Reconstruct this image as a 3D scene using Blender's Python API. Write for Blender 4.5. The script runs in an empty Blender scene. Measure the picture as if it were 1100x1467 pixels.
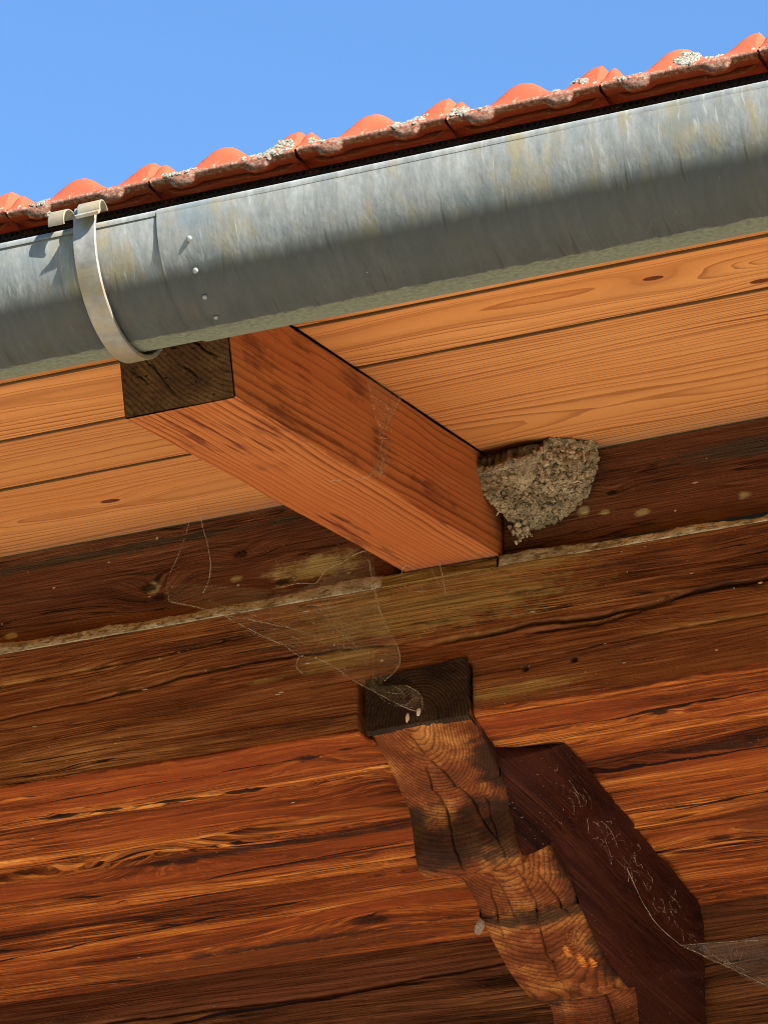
import bpy, bmesh, math, random
import numpy as np
from mathutils import Vector, Matrix

# ------------------------------------------------------------------ camera, sky, sun, exposure
SC = bpy.context.scene
COL = SC.collection
CAM_POS = Vector((1.34012, -3.94373, -2.09431))
CAM_R = Vector((0.93456571, 0.35571263, -0.00744724))
CAM_U = Vector((0.1696077, -0.42701588, 0.88819517))
CAM_F = Vector((-0.31276215, 0.83133986, 0.459406))
cd = bpy.data.cameras.new('camera')
cd.sensor_fit = 'HORIZONTAL'; cd.sensor_width = 36.0; cd.lens = 36.0 * 5600.0 / 1100.0
cd.clip_start = 0.05; cd.clip_end = 2000.0
cam = bpy.data.objects.new('camera', cd); COL.objects.link(cam)
cam.matrix_world = Matrix(((CAM_R.x, CAM_U.x, -CAM_F.x, CAM_POS.x), (CAM_R.y, CAM_U.y, -CAM_F.y, CAM_POS.y),
                           (CAM_R.z, CAM_U.z, -CAM_F.z, CAM_POS.z), (0, 0, 0, 1)))
SC.camera = cam

SUN_DIR = Vector((1.05, -0.64, 0.80)).normalized()          # towards the sun
sun_el = math.asin(SUN_DIR.z); sun_az = math.atan2(SUN_DIR.x, SUN_DIR.y)
w = bpy.data.worlds.new('World'); SC.world = w; w.use_nodes = True
wt = w.node_tree; bg = wt.nodes['Background']
sky = wt.nodes.new('ShaderNodeTexSky'); sky.sky_type = 'NISHITA'; sky.sun_disc = False
sky.sun_elevation = sun_el; sky.sun_rotation = sun_az
sky.altitude = 600.0; sky.air_density = 1.0; sky.dust_density = 0.0; sky.ozone_density = 3.0
hs = wt.nodes.new('ShaderNodeHueSaturation'); hs.inputs['Saturation'].default_value = 1.13
wt.links.new(sky.outputs[0], hs.inputs['Color']); wt.links.new(hs.outputs[0], bg.inputs[0]); bg.inputs[1].default_value = 0.108
sd = bpy.data.lights.new('sun', 'SUN'); sd.energy = 5.0; sd.angle = math.radians(0.5); sd.color = (1.0, 0.95, 0.87)
sun = bpy.data.objects.new('sun', sd); COL.objects.link(sun)
sun.rotation_euler = SUN_DIR.to_track_quat('Z', 'Y').to_euler(); sun.location = (2, -4, 5)
SC.view_settings.view_transform = 'Standard'; SC.view_settings.look = 'None'
SC.view_settings.gamma = 1.0; SC.view_settings.use_curve_mapping = False
SC.view_settings.exposure = 1.62
SC.cycles.pixel_filter_type = 'BLACKMAN_HARRIS'; SC.cycles.filter_width = 0.95; SC.cycles.max_bounces = 5; SC.cycles.use_adaptive_sampling = True; SC.cycles.adaptive_threshold = 0.018; SC.cycles.adaptive_min_samples = 16; SC.cycles.diffuse_bounces = 3; SC.cycles.glossy_bounces = 2; SC.cycles.transparent_max_bounces = 12

A = 0.243158                       # slope of rafter and soffit
CA, SA = math.cos(A), math.sin(A)
GROUND_Z = -3.72
rng = np.random.default_rng(7)
random.seed(7)

# ------------------------------------------------------------------ numpy noise
def _hash(ix, iy, seed):
    h = (ix.astype(np.int64) * 374761393 + iy.astype(np.int64) * 668265263 + seed * 974711) & 0xffffffff
    h = ((h ^ (h >> 13)) * 1274126177) & 0xffffffff
    h = (h ^ (h >> 16)) & 0xffffffff
    return h.astype(np.float64) / 4294967295.0
def vnoise(x, y, seed=0):
    x, y = np.broadcast_arrays(np.asarray(x, float), np.asarray(y, float))
    ix = np.floor(x); iy = np.floor(y); fx = x - ix; fy = y - iy
    fx = fx * fx * fx * (fx * (fx * 6 - 15) + 10); fy = fy * fy * fy * (fy * (fy * 6 - 15) + 10)
    a = _hash(ix, iy, seed); b = _hash(ix + 1, iy, seed); c = _hash(ix, iy + 1, seed); d = _hash(ix + 1, iy + 1, seed)
    return (a + (b - a) * fx) * (1 - fy) + (c + (d - c) * fx) * fy - 0.5
def fbm(x, y, octv=4, seed=0, gain=0.5):
    s = 0; amp = 1.0; f = 1.0
    for i in range(octv):
        s = s + amp * vnoise(np.asarray(x) * f + 17.3 * i, np.asarray(y) * f + 9.1 * i, seed + i * 13); amp *= gain; f *= 2.03
    return s

# ------------------------------------------------------------------ mesh helpers
def link(name, me, mat=None, parent=None, loc=None, rot=None, smooth=False):
    if mat is not None and not me.materials: me.materials.append(mat)
    o = bpy.data.objects.new(name, me); COL.objects.link(o)
    if parent is not None: o.parent = parent
    if loc is not None: o.location = loc
    if rot is not None: o.rotation_euler = rot
    if smooth:
        me.polygons.foreach_set('use_smooth', [True] * len(me.polygons))
    return o
def pymesh(name, verts, faces, smooth=False):
    me = bpy.data.meshes.new(name); me.from_pydata([tuple(v) for v in verts], [], [tuple(f) for f in faces]); me.update()
    if smooth: me.polygons.foreach_set('use_smooth', [True] * len(me.polygons))
    return me
def gridmesh(name, P, smooth=True, uv=None, flip=False):
    """P: (rows, cols, 3) array of points -> one quad sheet"""
    R, Cc = P.shape[:2]
    me = bpy.data.meshes.new(name)
    idx = np.arange(R * Cc).reshape(R, Cc)
    q = np.stack([idx[:-1, :-1], idx[:-1, 1:], idx[1:, 1:], idx[1:, :-1]], -1).reshape(-1, 4)
    if flip: q = q[:, ::-1]
    me.vertices.add(R * Cc); me.vertices.foreach_set('co', P.reshape(-1).astype(np.float32))
    me.loops.add(q.size); me.loops.foreach_set('vertex_index', q.reshape(-1).astype(np.int32))
    me.polygons.add(len(q)); me.polygons.foreach_set('loop_start', np.arange(0, q.size, 4, dtype=np.int32))
    me.polygons.foreach_set('loop_total', np.full(len(q), 4, dtype=np.int32))
    me.update(calc_edges=True)
    if uv is not None:
        l = me.uv_layers.new(name='UVMap'); u = uv.reshape(-1, 2)[q.reshape(-1)]
        l.data.foreach_set('uv', u.reshape(-1).astype(np.float32))
    if smooth: me.polygons.foreach_set('use_smooth', np.ones(len(q), dtype=bool))
    me.validate(); return me
def boxmesh(name, lo, hi, bevel=0.0, seg=2, cuts=0, jitter=0.0, seed=0):
    bm = bmesh.new(); bmesh.ops.create_cube(bm, size=1.0)
    lo = Vector(lo); hi = Vector(hi)
    for v in bm.verts: v.co = Vector(((v.co[i] + .5) * (hi[i] - lo[i]) + lo[i]) for i in range(3))
    if bevel > 0:
        bmesh.ops.bevel(bm, geom=list(bm.edges), offset=bevel, segments=seg, affect='EDGES', profile=0.6)
    me = bpy.data.meshes.new(name); bm.to_mesh(me); bm.free(); return me
def empty(name, loc=(0, 0, 0), rot=None):
    o = bpy.data.objects.new(name, None); COL.objects.link(o); o.location = loc; o.empty_display_size = 0.05
    if rot: o.rotation_euler = rot
    return o
def tag(o, label=None, cat=None, group=None, kind=None):
    if label: o['label'] = label
    if cat: o['category'] = cat
    if group: o['group'] = group
    if kind: o['kind'] = kind
    return o
def joinmeshes(name, parts):
    """parts: list of (verts, faces) -> one mesh"""
    V = []; F = []
    for v, f in parts:
        b = len(V); V.extend(v); F.extend([tuple(i + b for i in ff) for ff in f])
    return pymesh(name, V, F)
def tube(pts, rad, n=5, taper=None):
    pts = [Vector(p) for p in pts]; V = []; F = []
    for i, p in enumerate(pts):
        d = (pts[min(i + 1, len(pts) - 1)] - pts[max(i - 1, 0)])
        if d.length < 1e-9: d = Vector((1, 0, 0))
        d.normalize(); s = d.orthogonal().normalized(); t = d.cross(s)
        r = rad if taper is None else rad * taper(i / max(1, len(pts) - 1))
        for k in range(n):
            an = 2 * math.pi * k / n; V.append(p + (s * math.cos(an) + t * math.sin(an)) * r)
    for i in range(len(pts) - 1):
        for k in range(n):
            F.append((i * n + k, i * n + (k + 1) % n, (i + 1) * n + (k + 1) % n, (i + 1) * n + k))
    F.append(tuple(range(n))[::-1]); F.append(tuple((len(pts) - 1) * n + k for k in range(n)))
    return V, F
def catmull(P, n=8):
    P = np.array(P, float); Q = np.vstack([2 * P[0] - P[1], P, 2 * P[-1] - P[-2]]); out = []
    for i in range(1, len(Q) - 2):
        t = np.linspace(0, 1, n, endpoint=False)[:, None]; p0, p1, p2, p3 = Q[i - 1:i + 3]
        out.append(.5 * ((2 * p1) + (-p0 + p2) * t + (2 * p0 - 5 * p1 + 4 * p2 - p3) * t * t + (-p0 + 3 * p1 - 3 * p2 + p3) * t ** 3))
    return np.vstack(out + [P[-1:]])
_ico = {}
def ico(sub):
    if sub not in _ico:
        bm = bmesh.new(); bmesh.ops.create_icosphere(bm, subdivisions=sub, radius=1.0)
        _ico[sub] = (np.array([v.co[:] for v in bm.verts]), [tuple(v.index for v in f.verts) for f in bm.faces]); bm.free()
    return _ico[sub]
def lump(c, r, sub=1, rough=0.25, rot=None):
    v, f = ico(sub); v = v * (1 + rough * (rng.random((len(v), 1)) - .5) * 2) * np.array(r)
    if rot is None:
        q = rng.normal(size=4); q /= np.linalg.norm(q); a, b, c2, d = q
        Rm = np.array([[1 - 2 * (c2 * c2 + d * d), 2 * (b * c2 - d * a), 2 * (b * d + c2 * a)], [2 * (b * c2 + d * a), 1 - 2 * (b * b + d * d), 2 * (c2 * d - b * a)], [2 * (b * d - c2 * a), 2 * (c2 * d + b * a), 1 - 2 * (b * b + c2 * c2)]])
        v = v @ Rm.T
    return [tuple(x) for x in v + np.array(c)], f

# ------------------------------------------------------------------ material helpers
class NT:
    def __init__(s, name):
        s.m = bpy.data.materials.new(name); s.m.use_nodes = True; s.t = s.m.node_tree
        s.b = s.t.nodes['Principled BSDF']; s.out = s.t.nodes['Material Output']
    def n(s, typ, **kw):
        nd = s.t.nodes.new(typ)
        for k, v in kw.items(): setattr(nd, k, v)
        return nd
    def put(s, sock, v):
        if isinstance(v, bpy.types.NodeSocket): s.t.links.new(v, sock)
        elif v is not None:
            if sock.type == 'RGBA' and len(v) == 3: v = (*v, 1)
            sock.default_value = v
    def math(s, op, a, b=None, c=None, clamp=False):
        nd = s.n('ShaderNodeMath', operation=op); nd.use_clamp = clamp
        s.put(nd.inputs[0], a)
        if b is not None: s.put(nd.inputs[1], b)
        if c is not None: s.put(nd.inputs[2], c)
        return nd.outputs[0]
    def add(s, a, b): return s.math('ADD', a, b)
    def sub(s, a, b): return s.math('SUBTRACT', a, b)
    def mul(s, a, b): return s.math('MULTIPLY', a, b)
    def sep(s, v): nd = s.n('ShaderNodeSeparateXYZ'); s.put(nd.inputs[0], v); return nd.outputs
    def comb(s, x, y, z):
        nd = s.n('ShaderNodeCombineXYZ')
        for i, v in enumerate((x, y, z)): s.put(nd.inputs[i], v)
        return nd.outputs[0]
    def noise(s, v, scale=1.0, detail=3.0, rough=0.55, dist=0.0, col=False):
        nd = s.n('ShaderNodeTexNoise'); s.put(nd.inputs['Vector'], v); s.put(nd.inputs['Scale'], scale)
        nd.inputs['Detail'].default_value = detail; nd.inputs['Roughness'].default_value = rough; nd.inputs['Distortion'].default_value = dist
        return nd.outputs['Color' if col else 'Fac']
    def voro(s, v, scale, feature='F1', rnd=1.0):
        nd = s.n('ShaderNodeTexVoronoi', feature=feature); s.put(nd.inputs['Vector'], v); nd.inputs['Scale'].default_value = scale
        nd.inputs['Randomness'].default_value = rnd; return nd.outputs['Distance']
    def ramp(s, f, stops, interp='LINEAR'):
        nd = s.n('ShaderNodeValToRGB'); cr = nd.color_ramp; cr.interpolation = interp
        while len(cr.elements) < len(stops): cr.elements.new(0.5)
        for e, (p, c) in zip(cr.elements, stops):
            e.position = p; e.color = (c, c, c, 1) if isinstance(c, (int, float)) else (*c, 1)
        s.put(nd.inputs[0], f); return nd.outputs[0]
    def sstep(s, x, lo, hi):
        nd = s.n('ShaderNodeMapRange', interpolation_type='SMOOTHSTEP'); s.put(nd.inputs[0], x); s.put(nd.inputs[1], lo); s.put(nd.inputs[2], hi)
        return nd.outputs[0]
    def mix(s, f, a, b, mode='MIX'):
        nd = s.n('ShaderNodeMix', data_type='RGBA', blend_type=mode); s.put(nd.inputs[0], f); s.put(nd.inputs[6], a); s.put(nd.inputs[7], b)
        return nd.outputs[2]
    def vec(s, v, scale, off=(0, 0, 0)):
        nd = s.n('ShaderNodeVectorMath', operation='MULTIPLY_ADD'); s.put(nd.inputs[0], v); nd.inputs[1].default_value = scale
        s.put(nd.inputs[2], off); return nd.outputs[0]
    def obj(s): return s.n('ShaderNodeTexCoord').outputs['Object']
    def uv(s): return s.n('ShaderNodeTexCoord').outputs['UV']
    def prop(s, name): return s.n('ShaderNodeAttribute', attribute_type='OBJECT', attribute_name=name).outputs['Fac']
    def rand(s): return s.n('ShaderNodeObjectInfo').outputs['Random']
    def bump(s, h, strength=0.5, dist=0.001, normal=None):
        nd = s.n('ShaderNodeBump'); nd.inputs['Strength'].default_value = strength; nd.inputs['Distance'].default_value = dist
        s.put(nd.inputs['Height'], h)
        if normal is not None: s.put(nd.inputs['Normal'], normal)
        return nd.outputs[0]
    def done(s, col, rough=0.6, bump=None, spec=0.3, metal=0.0):
        s.put(s.b.inputs['Base Color'], col); s.put(s.b.inputs['Roughness'], rough)
        s.put(s.b.inputs['Specular IOR Level'], spec); s.put(s.b.inputs['Metallic'], metal)
        if bump is not None: s.put(s.b.inputs['Normal'], bump)
        return s.m

def split(k, P, axis):
    x, y, z = k.sep(P)
    return {'X': (x, y, z), 'Y': (y, x, z), 'Z': (z, x, y)}[axis]

def mask_patches(k, u, t, patches, nz):
    """soft irregular blotches with shapes of their own at (u, t, ru, rt)"""
    tot = None
    for (cu, ct, ru, rt) in patches:
        du = k.mul(k.sub(u, cu), 1 / ru); dt = k.mul(k.sub(t, ct), 1 / rt)
        d = k.math('SQRT', k.add(k.mul(du, du), k.mul(dt, dt)))
        m = k.sstep(k.add(d, k.mul(nz, 1.7)), 1.75, 1.15)
        tot = m if tot is None else k.math('MAXIMUM', tot, m)
    return tot

def planed_wood(name, axis, early, late, ring=0.0055, warp=0.02, sw=1.0, fibre=0.25, tint=None, stain=None, stain_col=None, rough=0.55, streak=None, streak_col=None, side=None, seed=0.0):
    """sawn softwood: growth rings round a pith line, cut by the faces of the board"""
    k = NT(name); P = k.obj(); u, s, t = split(k, P, axis)
    uo = k.add(u, k.add(k.mul(k.rand(), 23.0), seed))
    n1 = k.noise(k.comb(k.mul(uo, 1.6), k.mul(s, 5.0), k.mul(t, 5.0)), 1.0, 2.0, 0.5, col=True)
    n2 = k.noise(k.comb(k.mul(uo, 9.0), k.mul(s, 30.0), k.mul(t, 30.0)), 1.0, 2.0, 0.5)
    wx, wy, _ = k.sep(n1)
    s2 = k.add(k.sub(s, k.prop('pith_s')), k.mul(k.sub(wx, 0.5), warp * 1.5)); t2 = k.add(k.sub(t, k.prop('pith_t')), k.mul(k.sub(wy, 0.5), warp * 2.2))
    r = k.math('SQRT', k.add(k.mul(s2, s2), k.mul(t2, t2)))
    r = k.add(r, k.mul(n2, ring * 0.55))
    # knots carried by the single board
    dark = None
    for i in (1, 2):
        ku, ks, kr = k.prop('k%du' % i), k.prop('k%ds' % i), k.prop('k%dr' % i)
        du = k.mul(k.sub(u, ku), 0.62); ds = k.sub(s, ks)
        d = k.math('SQRT', k.add(k.mul(du, du), k.mul(ds, ds)))
        q = k.math('DIVIDE', d, k.math('MAXIMUM', kr, 0.0001))
        g = k.math('POWER', 2.718, k.mul(k.mul(k.mul(q, q), 0.07), -1.0))
        r = k.add(r, k.mul(g, k.mul(kr, 1.9)))
        m = k.sstep(q, 1.05, 0.8); dark = m if dark is None else k.math('MAXIMUM', dark, m)
        ringk = k.math('SINE', k.mul(q, 14.0)); 
    ph0 = k.math('DIVIDE', r, ring); lf = k.noise(k.comb(k.mul(r, 55.0), 0.3, 0.7), 1.0, 2.0)
    ph = k.math('FRACT', k.add(ph0, k.mul(lf, 3.5)))
    lw = k.ramp(ph, [(0.0, 0.03), (0.45, 0.10), (0.74, 0.42), (0.90, 1.0), (0.965, 0.85), (1.0, 0.03)])
    big = k.noise(k.comb(k.mul(uo, 2.2), k.mul(s, 9.0), t), 1.0, 2.0)
    fb = k.noise(k.comb(k.mul(uo, 14.0), k.mul(s, 650.0), k.mul(t, 650.0)), 1.0, 2.0, 0.6)
    lwa = k.mul(lw, k.mul(k.ramp(big, [(0.3, 0.45), (0.65, 1.0)]), sw))
    col = k.mix(lwa, early, late)
    col = k.mix(k.mul(k.sub(fb, 0.42), fibre * 2.2), col, late)
    if tint is not None:
        tn = k.noise(k.comb(k.mul(uo, 1.1), k.mul(s, 6.0), k.mul(t, 6.0)), 1.0, 3.0)
        col = k.mix(k.ramp(tn, [(0.38, 0.0), (0.72, 0.75)]), col, tint)
    col = k.mix(k.mul(k.rand(), 0.26), col, late)
    if streak is not None:
        sn = k.noise(k.comb(k.mul(uo, 6.0), k.mul(s, 130.0), k.mul(t, 130.0)), 1.0, 2.0, 0.6)
        pm = mask_patches(k, u, s if axis != 'Z' else s, streak, k.noise(k.vec(P, (14, 14, 14)), 1.0, 2.0))
        col = k.mix(k.mul(pm, k.ramp(sn, [(0.50, 0.0), (0.60, 0.85)])), col, streak_col)
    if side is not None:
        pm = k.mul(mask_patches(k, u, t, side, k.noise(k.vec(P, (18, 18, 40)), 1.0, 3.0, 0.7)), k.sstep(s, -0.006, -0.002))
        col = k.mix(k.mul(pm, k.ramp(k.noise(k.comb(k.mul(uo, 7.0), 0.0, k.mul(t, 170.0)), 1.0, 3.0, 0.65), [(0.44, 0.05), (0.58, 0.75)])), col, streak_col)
    if stain is not None:
        pm = mask_patches(k, u, s, stain, k.noise(k.vec(P, (40, 40, 40)), 1.0, 3.0)); col = k.mix(k.mul(pm, 0.6), col, stain_col)
    eg = k.sub(k.prop('half_width'), k.math('ABSOLUTE', s))
    en = k.noise(k.comb(k.mul(uo, 9.0), k.mul(s, 40.0), 0.0), 1.0, 3.0)
    col = k.mix(k.mul(k.sstep(k.add(eg, k.mul(k.sub(en, .5), 0.006)), 0.0050, 0.0022), 0.9), col, (0.060, 0.030, 0.009))
    kn = k.noise(k.vec(P, (220, 220, 220)), 1.0, 2.0)
    col = k.mix(dark, col, k.mix(kn, (0.10, 0.022, 0.010), (0.22, 0.055, 0.02)))
    sp = k.noise(k.vec(P, (420, 420, 420)), 1.0, 1.0); col = k.mix(k.mul(k.sstep(sp, 0.70, 0.76), 0.5), col, (0.10, 0.04, 0.02))
    return k.done(col, rough, k.bump(k.noise(k.comb(k.mul(uo, 14.0), k.mul(s, 500.0), k.mul(t, 500.0)), 1.0, 1.0), 0.3, 0.0006), spec=0.15)

def aged_wood(name, axis, cols, patches=None, patch_col=None, patches2=None, patch2_col=None, relief=0.8, fine=260.0, coarse=26.0, stretch=2.2, dust=None, red=None, seed=0.0, knots=(), tmul=1.0, ring=None, ring_amt=0.62, lines=(), patch_amt=0.8):
    """weathered timber: long streaks of brown, ochre and near-black along the grain"""
    k = NT(name); P = k.obj(); u, s, t = split(k, P, axis)
    u2 = k.add(u, seed); st = k.add(s, k.mul(t, tmul))
    wob = k.noise(k.comb(k.mul(u2, 1.7), k.mul(st, 7.0), 0.0), 1.0, 2.0)
    stw = k.add(st, k.mul(k.sub(wob, 0.5), 0.05))
    dk = None
    for (cu, cs, kr) in knots:
        du = k.mul(k.sub(u, cu), 0.5); ds = k.sub(st, cs)
        d = k.math('DIVIDE', k.math('SQRT', k.add(k.mul(du, du), k.mul(ds, ds))), kr)
        g = k.math('POWER', 2.718, k.mul(k.mul(d, d), -0.10)); stw = k.add(stw, k.mul(g, kr * 2.2 * (1 if cs >= 0 else -1)))
        m = k.sstep(k.add(d, k.mul(k.noise(k.vec(P, (160, 160, 160)), 1.0, 2.0), .8)), 1.6, 0.9); dk = m if dk is None else k.math('MAXIMUM', dk, m)
    a = k.noise(k.comb(k.mul(u2, stretch), k.mul(stw, coarse), 0.0), 1.0, 6.0, 0.72)
    b = k.noise(k.comb(k.mul(u2, stretch * 2.5), k.mul(stw, fine), 3.0), 1.0, 3.0, 0.7)
    c = k.noise(k.comb(k.mul(u2, 22.0), k.mul(stw, 620.0), 5.0), 1.0, 3.0, 0.75)
    f = k.add(k.mul(a, 0.50), k.add(k.mul(b, 0.30), k.mul(c, 0.20)))
    stops = list(zip((0.405, 0.485, 0.555, 0.625), cols))
    col = k.ramp(f, stops)
    # hair checks: thin dark lines that run and fork along the grain
    ln = k.noise(k.comb(k.mul(u2, stretch * 0.9), k.mul(stw, coarse * 2.2), 7.0), 1.0, 3.0, 0.6)
    chk = k.math('ABSOLUTE', k.sub(ln, 0.5)); brk_ = k.noise(k.comb(k.mul(u2, 5.0), k.mul(stw, 40.0), 2.0), 1.0, 1.0)
    col = k.mix(k.mul(k.sstep(chk, 0.016, 0.004), k.ramp(brk_, [(0.40, 0.0), (0.52, 0.95)])), col, (0.014, 0.007, 0.005))
    if ring is not None:
        rg = k.math('FRACT', k.add(k.mul(stw, 1 / ring), k.mul(k.noise(k.comb(k.mul(u2, 2.4), k.mul(stw, 17.0), 1.0), 1.0, 3.0, 0.6), 6.0)))
        rp = k.noise(k.comb(k.mul(u2, 3.0), k.mul(stw, 22.0), 6.0), 1.0, 2.0)
        col = k.mix(k.mul(k.ramp(rg, [(0, 0.0), (0.55, 0.10), (0.82, 0.75), (0.90, 1.0), (0.96, 0.9), (1.0, 0.0)]), k.mul(k.ramp(rp, [(0.36, 0.35), (0.6, 1.0)]), ring_amt)), col, cols[0])
    if red is not None:
        rn = k.noise(k.comb(k.mul(u2, 1.4), k.mul(st, 12.0), 8.0), 1.0, 3.0); col = k.mix(k.ramp(rn, [(0.45, 0.0), (0.68, 0.8)]), col, red)
    nz = k.noise(k.comb(k.mul(u, 32.0), k.mul(st, 75.0), 0.0), 1.0, 5.0, 0.78)
    if patches:
        pm = mask_patches(k, u, st, patches, nz); col = k.mix(k.mul(pm, patch_amt), col, k.mix(nz, patch_col, tuple(0.45 * q for q in patch_col)))
    if patches2:
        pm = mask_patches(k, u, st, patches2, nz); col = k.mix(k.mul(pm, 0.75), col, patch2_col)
    if lines:      # old drying checks, drawn as near-black lines
        wb = k.noise(k.comb(k.mul(u, 9.0), 0.0, 4.0), 1.0, 4.0, 0.6); ww = k.noise(k.comb(k.mul(u, 14.0), 0.0, 9.0), 1.0, 3.0, 0.6); sw_ = k.add(st, k.mul(k.sub(wb, .5), 0.014)); lm = None
        for (u0, u1, c0, c1, w0, w1) in lines:
            f_ = k.mul(k.sub(u, u0), 1 / (u1 - u0)); cc = k.add(k.mul(f_, c1 - c0), c0); wd_ = k.mul(k.add(k.mul(f_, w1 - w0), w0), k.add(k.mul(ww, 1.8), 0.1))
            m = k.mul(k.sstep(k.math('DIVIDE', k.math('ABSOLUTE', k.sub(sw_, cc)), wd_), 1.15, 0.7), k.mul(k.sstep(f_, 0.0, 0.1), k.sstep(f_, 1.0, 0.9)))
            lm = m if lm is None else k.math('MAXIMUM', lm, m)
        col = k.mix(k.mul(lm, 0.93), col, (0.010, 0.006, 0.005))
    if dk is not None: col = k.mix(k.mul(dk, 0.9), col, (0.03, 0.012, 0.008))
    if dust is not None:
        sp = k.noise(k.vec(P, (250, 330, 330)), 1.0, 2.0, 0.6); big = k.noise(k.vec(P, (9, 9, 9)), 1.0, 2.0)
        col = k.mix(k.mul(k.sstep(sp, 0.68, 0.75), k.ramp(big, [(0.4, 0.0), (0.65, dust)])), col, (0.42, 0.33, 0.20))
    h = k.noise(k.comb(k.mul(u2, stretch * 3.0), k.mul(st, fine), 3.0), 1.0, 3.0, 0.7)
    return k.done(col, 0.7, k.bump(h, relief, 0.0024), spec=0.05)

def end_grain(name, cols, pith, ring=0.0045, axis='Y', crack=True, pit=0.3, warp=0.01, rings=0.8, soot_shade=None, chip=None):
    k = NT(name); P = k.obj(); u, s, t = split(k, P, axis)
    n1 = k.noise(k.vec(P, (9, 9, 9)), 1.0, 3.0, 0.5, col=True); wx, wy, _ = k.sep(n1)
    s2 = k.add(k.sub(s, pith[0]), k.mul(k.sub(wx, .5), warp)); t2 = k.add(k.sub(t, pith[1]), k.mul(k.sub(wy, .5), warp))
    r = k.math('SQRT', k.add(k.mul(s2, s2), k.mul(t2, t2)))
    ang = k.math('ARCTAN2', t2, s2)
    lf = k.noise(k.comb(k.mul(r, 70.0), 0.2, 0.1), 1.0, 2.0)
    ph = k.math('FRACT', k.add(k.math('DIVIDE', r, ring), k.mul(lf, 2.0)))
    lw = k.ramp(ph, [(0.0, 0.05), (0.5, 0.12), (0.85, 1.0), (0.95, 0.9), (1.0, 0.05)])
    bl = k.noise(k.vec(P, (16, 16, 16)), 1.0, 4.0, 0.6)
    fl = k.noise(k.vec(P, (300, 300, 300)), 1.0, 3.0, 0.6)
    base = k.ramp(k.add(k.mul(bl, .8), k.mul(fl, .2)), [(0.32, cols[0]), (0.5, cols[1]), (0.66, cols[2])])
    col = k.mix(k.mul(lw, rings), base, tuple(.35 * q for q in cols[0]))
    ray = k.noise(k.comb(k.mul(ang, 30.0), k.mul(r, 14.0), 0.0), 1.0, 2.0); col = k.mix(k.mul(k.sstep(ray, 0.62, 0.7), 0.35), col, cols[0])
    pits = k.noise(k.vec(P, (190, 190, 190)), 1.0, 2.0); col = k.mix(k.mul(k.sstep(pits, 0.64, 0.72), pit), col, (0.012, 0.007, 0.004))
    if soot_shade is not None:
        pm = mask_patches(k, u, s, soot_shade, k.noise(k.vec(P, (30, 60, 60)), 1.0, 4.0, 0.7)); col = k.mix(k.mul(pm, 0.84), col, (0.020, 0.010, 0.006))  # blackening plus painted shade on the forward-facing parts of the carving
    if chip is not None:
        pm = mask_patches(k, u, s, chip, k.noise(k.vec(P, (120, 160, 160)), 1.0, 3.0, 0.7)); col = k.mix(k.mul(pm, k.ramp(k.noise(k.vec(P, (60, 420, 420)), 1.0, 3.0, 0.7), [(0.42, 0.0), (0.55, 0.9)])), col, (0.85, 0.27, 0.04))
    return k.done(col, 0.72, k.bump(fl, 0.6, 0.0012), spec=0.12)

# --- soffit and rafter
M_SOFFIT = planed_wood('soffit_wood', 'X', (0.80, 0.36, 0.112), (0.22, 0.045, 0.008), ring=0.0105, warp=0.045, tint=(0.70, 0.272, 0.072), sw=1.05)
M_RAFTER = planed_wood('rafter_wood', 'Y', (0.62, 0.205, 0.056), (0.13, 0.023, 0.008), ring=0.0050, warp=0.009, tint=(0.46, 0.118, 0.028), sw=1.1, fibre=0.4,
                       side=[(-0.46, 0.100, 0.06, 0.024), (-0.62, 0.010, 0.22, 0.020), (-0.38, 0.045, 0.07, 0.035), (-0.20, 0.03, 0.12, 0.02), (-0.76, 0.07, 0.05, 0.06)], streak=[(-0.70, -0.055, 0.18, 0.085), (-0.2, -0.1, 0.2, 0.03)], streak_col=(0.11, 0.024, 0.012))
M_RAFTER_END = end_grain('rafter_end_grain', [(0.060, 0.024, 0.010), (0.13, 0.056, 0.020), (0.23, 0.115, 0.042)], (0.10, 0.20), ring=0.0050, pit=0.9, rings=0.6, warp=0.02)
M_FRIEZE = aged_wood('frieze_wood', 'X', [(0.050, 0.020, 0.012), (0.15, 0.058, 0.026), (0.25, 0.105, 0.044), (0.36, 0.17, 0.07)],
                     patches=[(-0.2377, 0.056, 0.085, 0.022), (-0.456, 0.066, 0.014, 0.010), (-0.65, 0.037, 0.012, 0.008), (-0.284, 0.04, 0.012, 0.006), (-0.345, 0.06, 0.012, 0.005),
                              (0.104, 0.064, 0.012, 0.010), (0.13, 0.059, 0.010, 0.006), (0.177, 0.05, 0.012, 0.006), (0.302, 0.05, 0.012, 0.007)], patch_col=(0.74, 0.62, 0.26),
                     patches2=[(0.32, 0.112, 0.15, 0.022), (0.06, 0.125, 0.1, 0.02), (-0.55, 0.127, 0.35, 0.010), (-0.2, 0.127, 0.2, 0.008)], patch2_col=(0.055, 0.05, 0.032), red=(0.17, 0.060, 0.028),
                     fine=420.0, coarse=18.0, dust=0.6, knots=[(-0.3397, 0.0914, 0.006), (-0.284, 0.044, 0.006), (-0.447, 0.053, 0.006), (-0.463, 0.068, 0.007), (0.14, 0.085, 0.004)], tmul=1.0, ring=0.0035)
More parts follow.
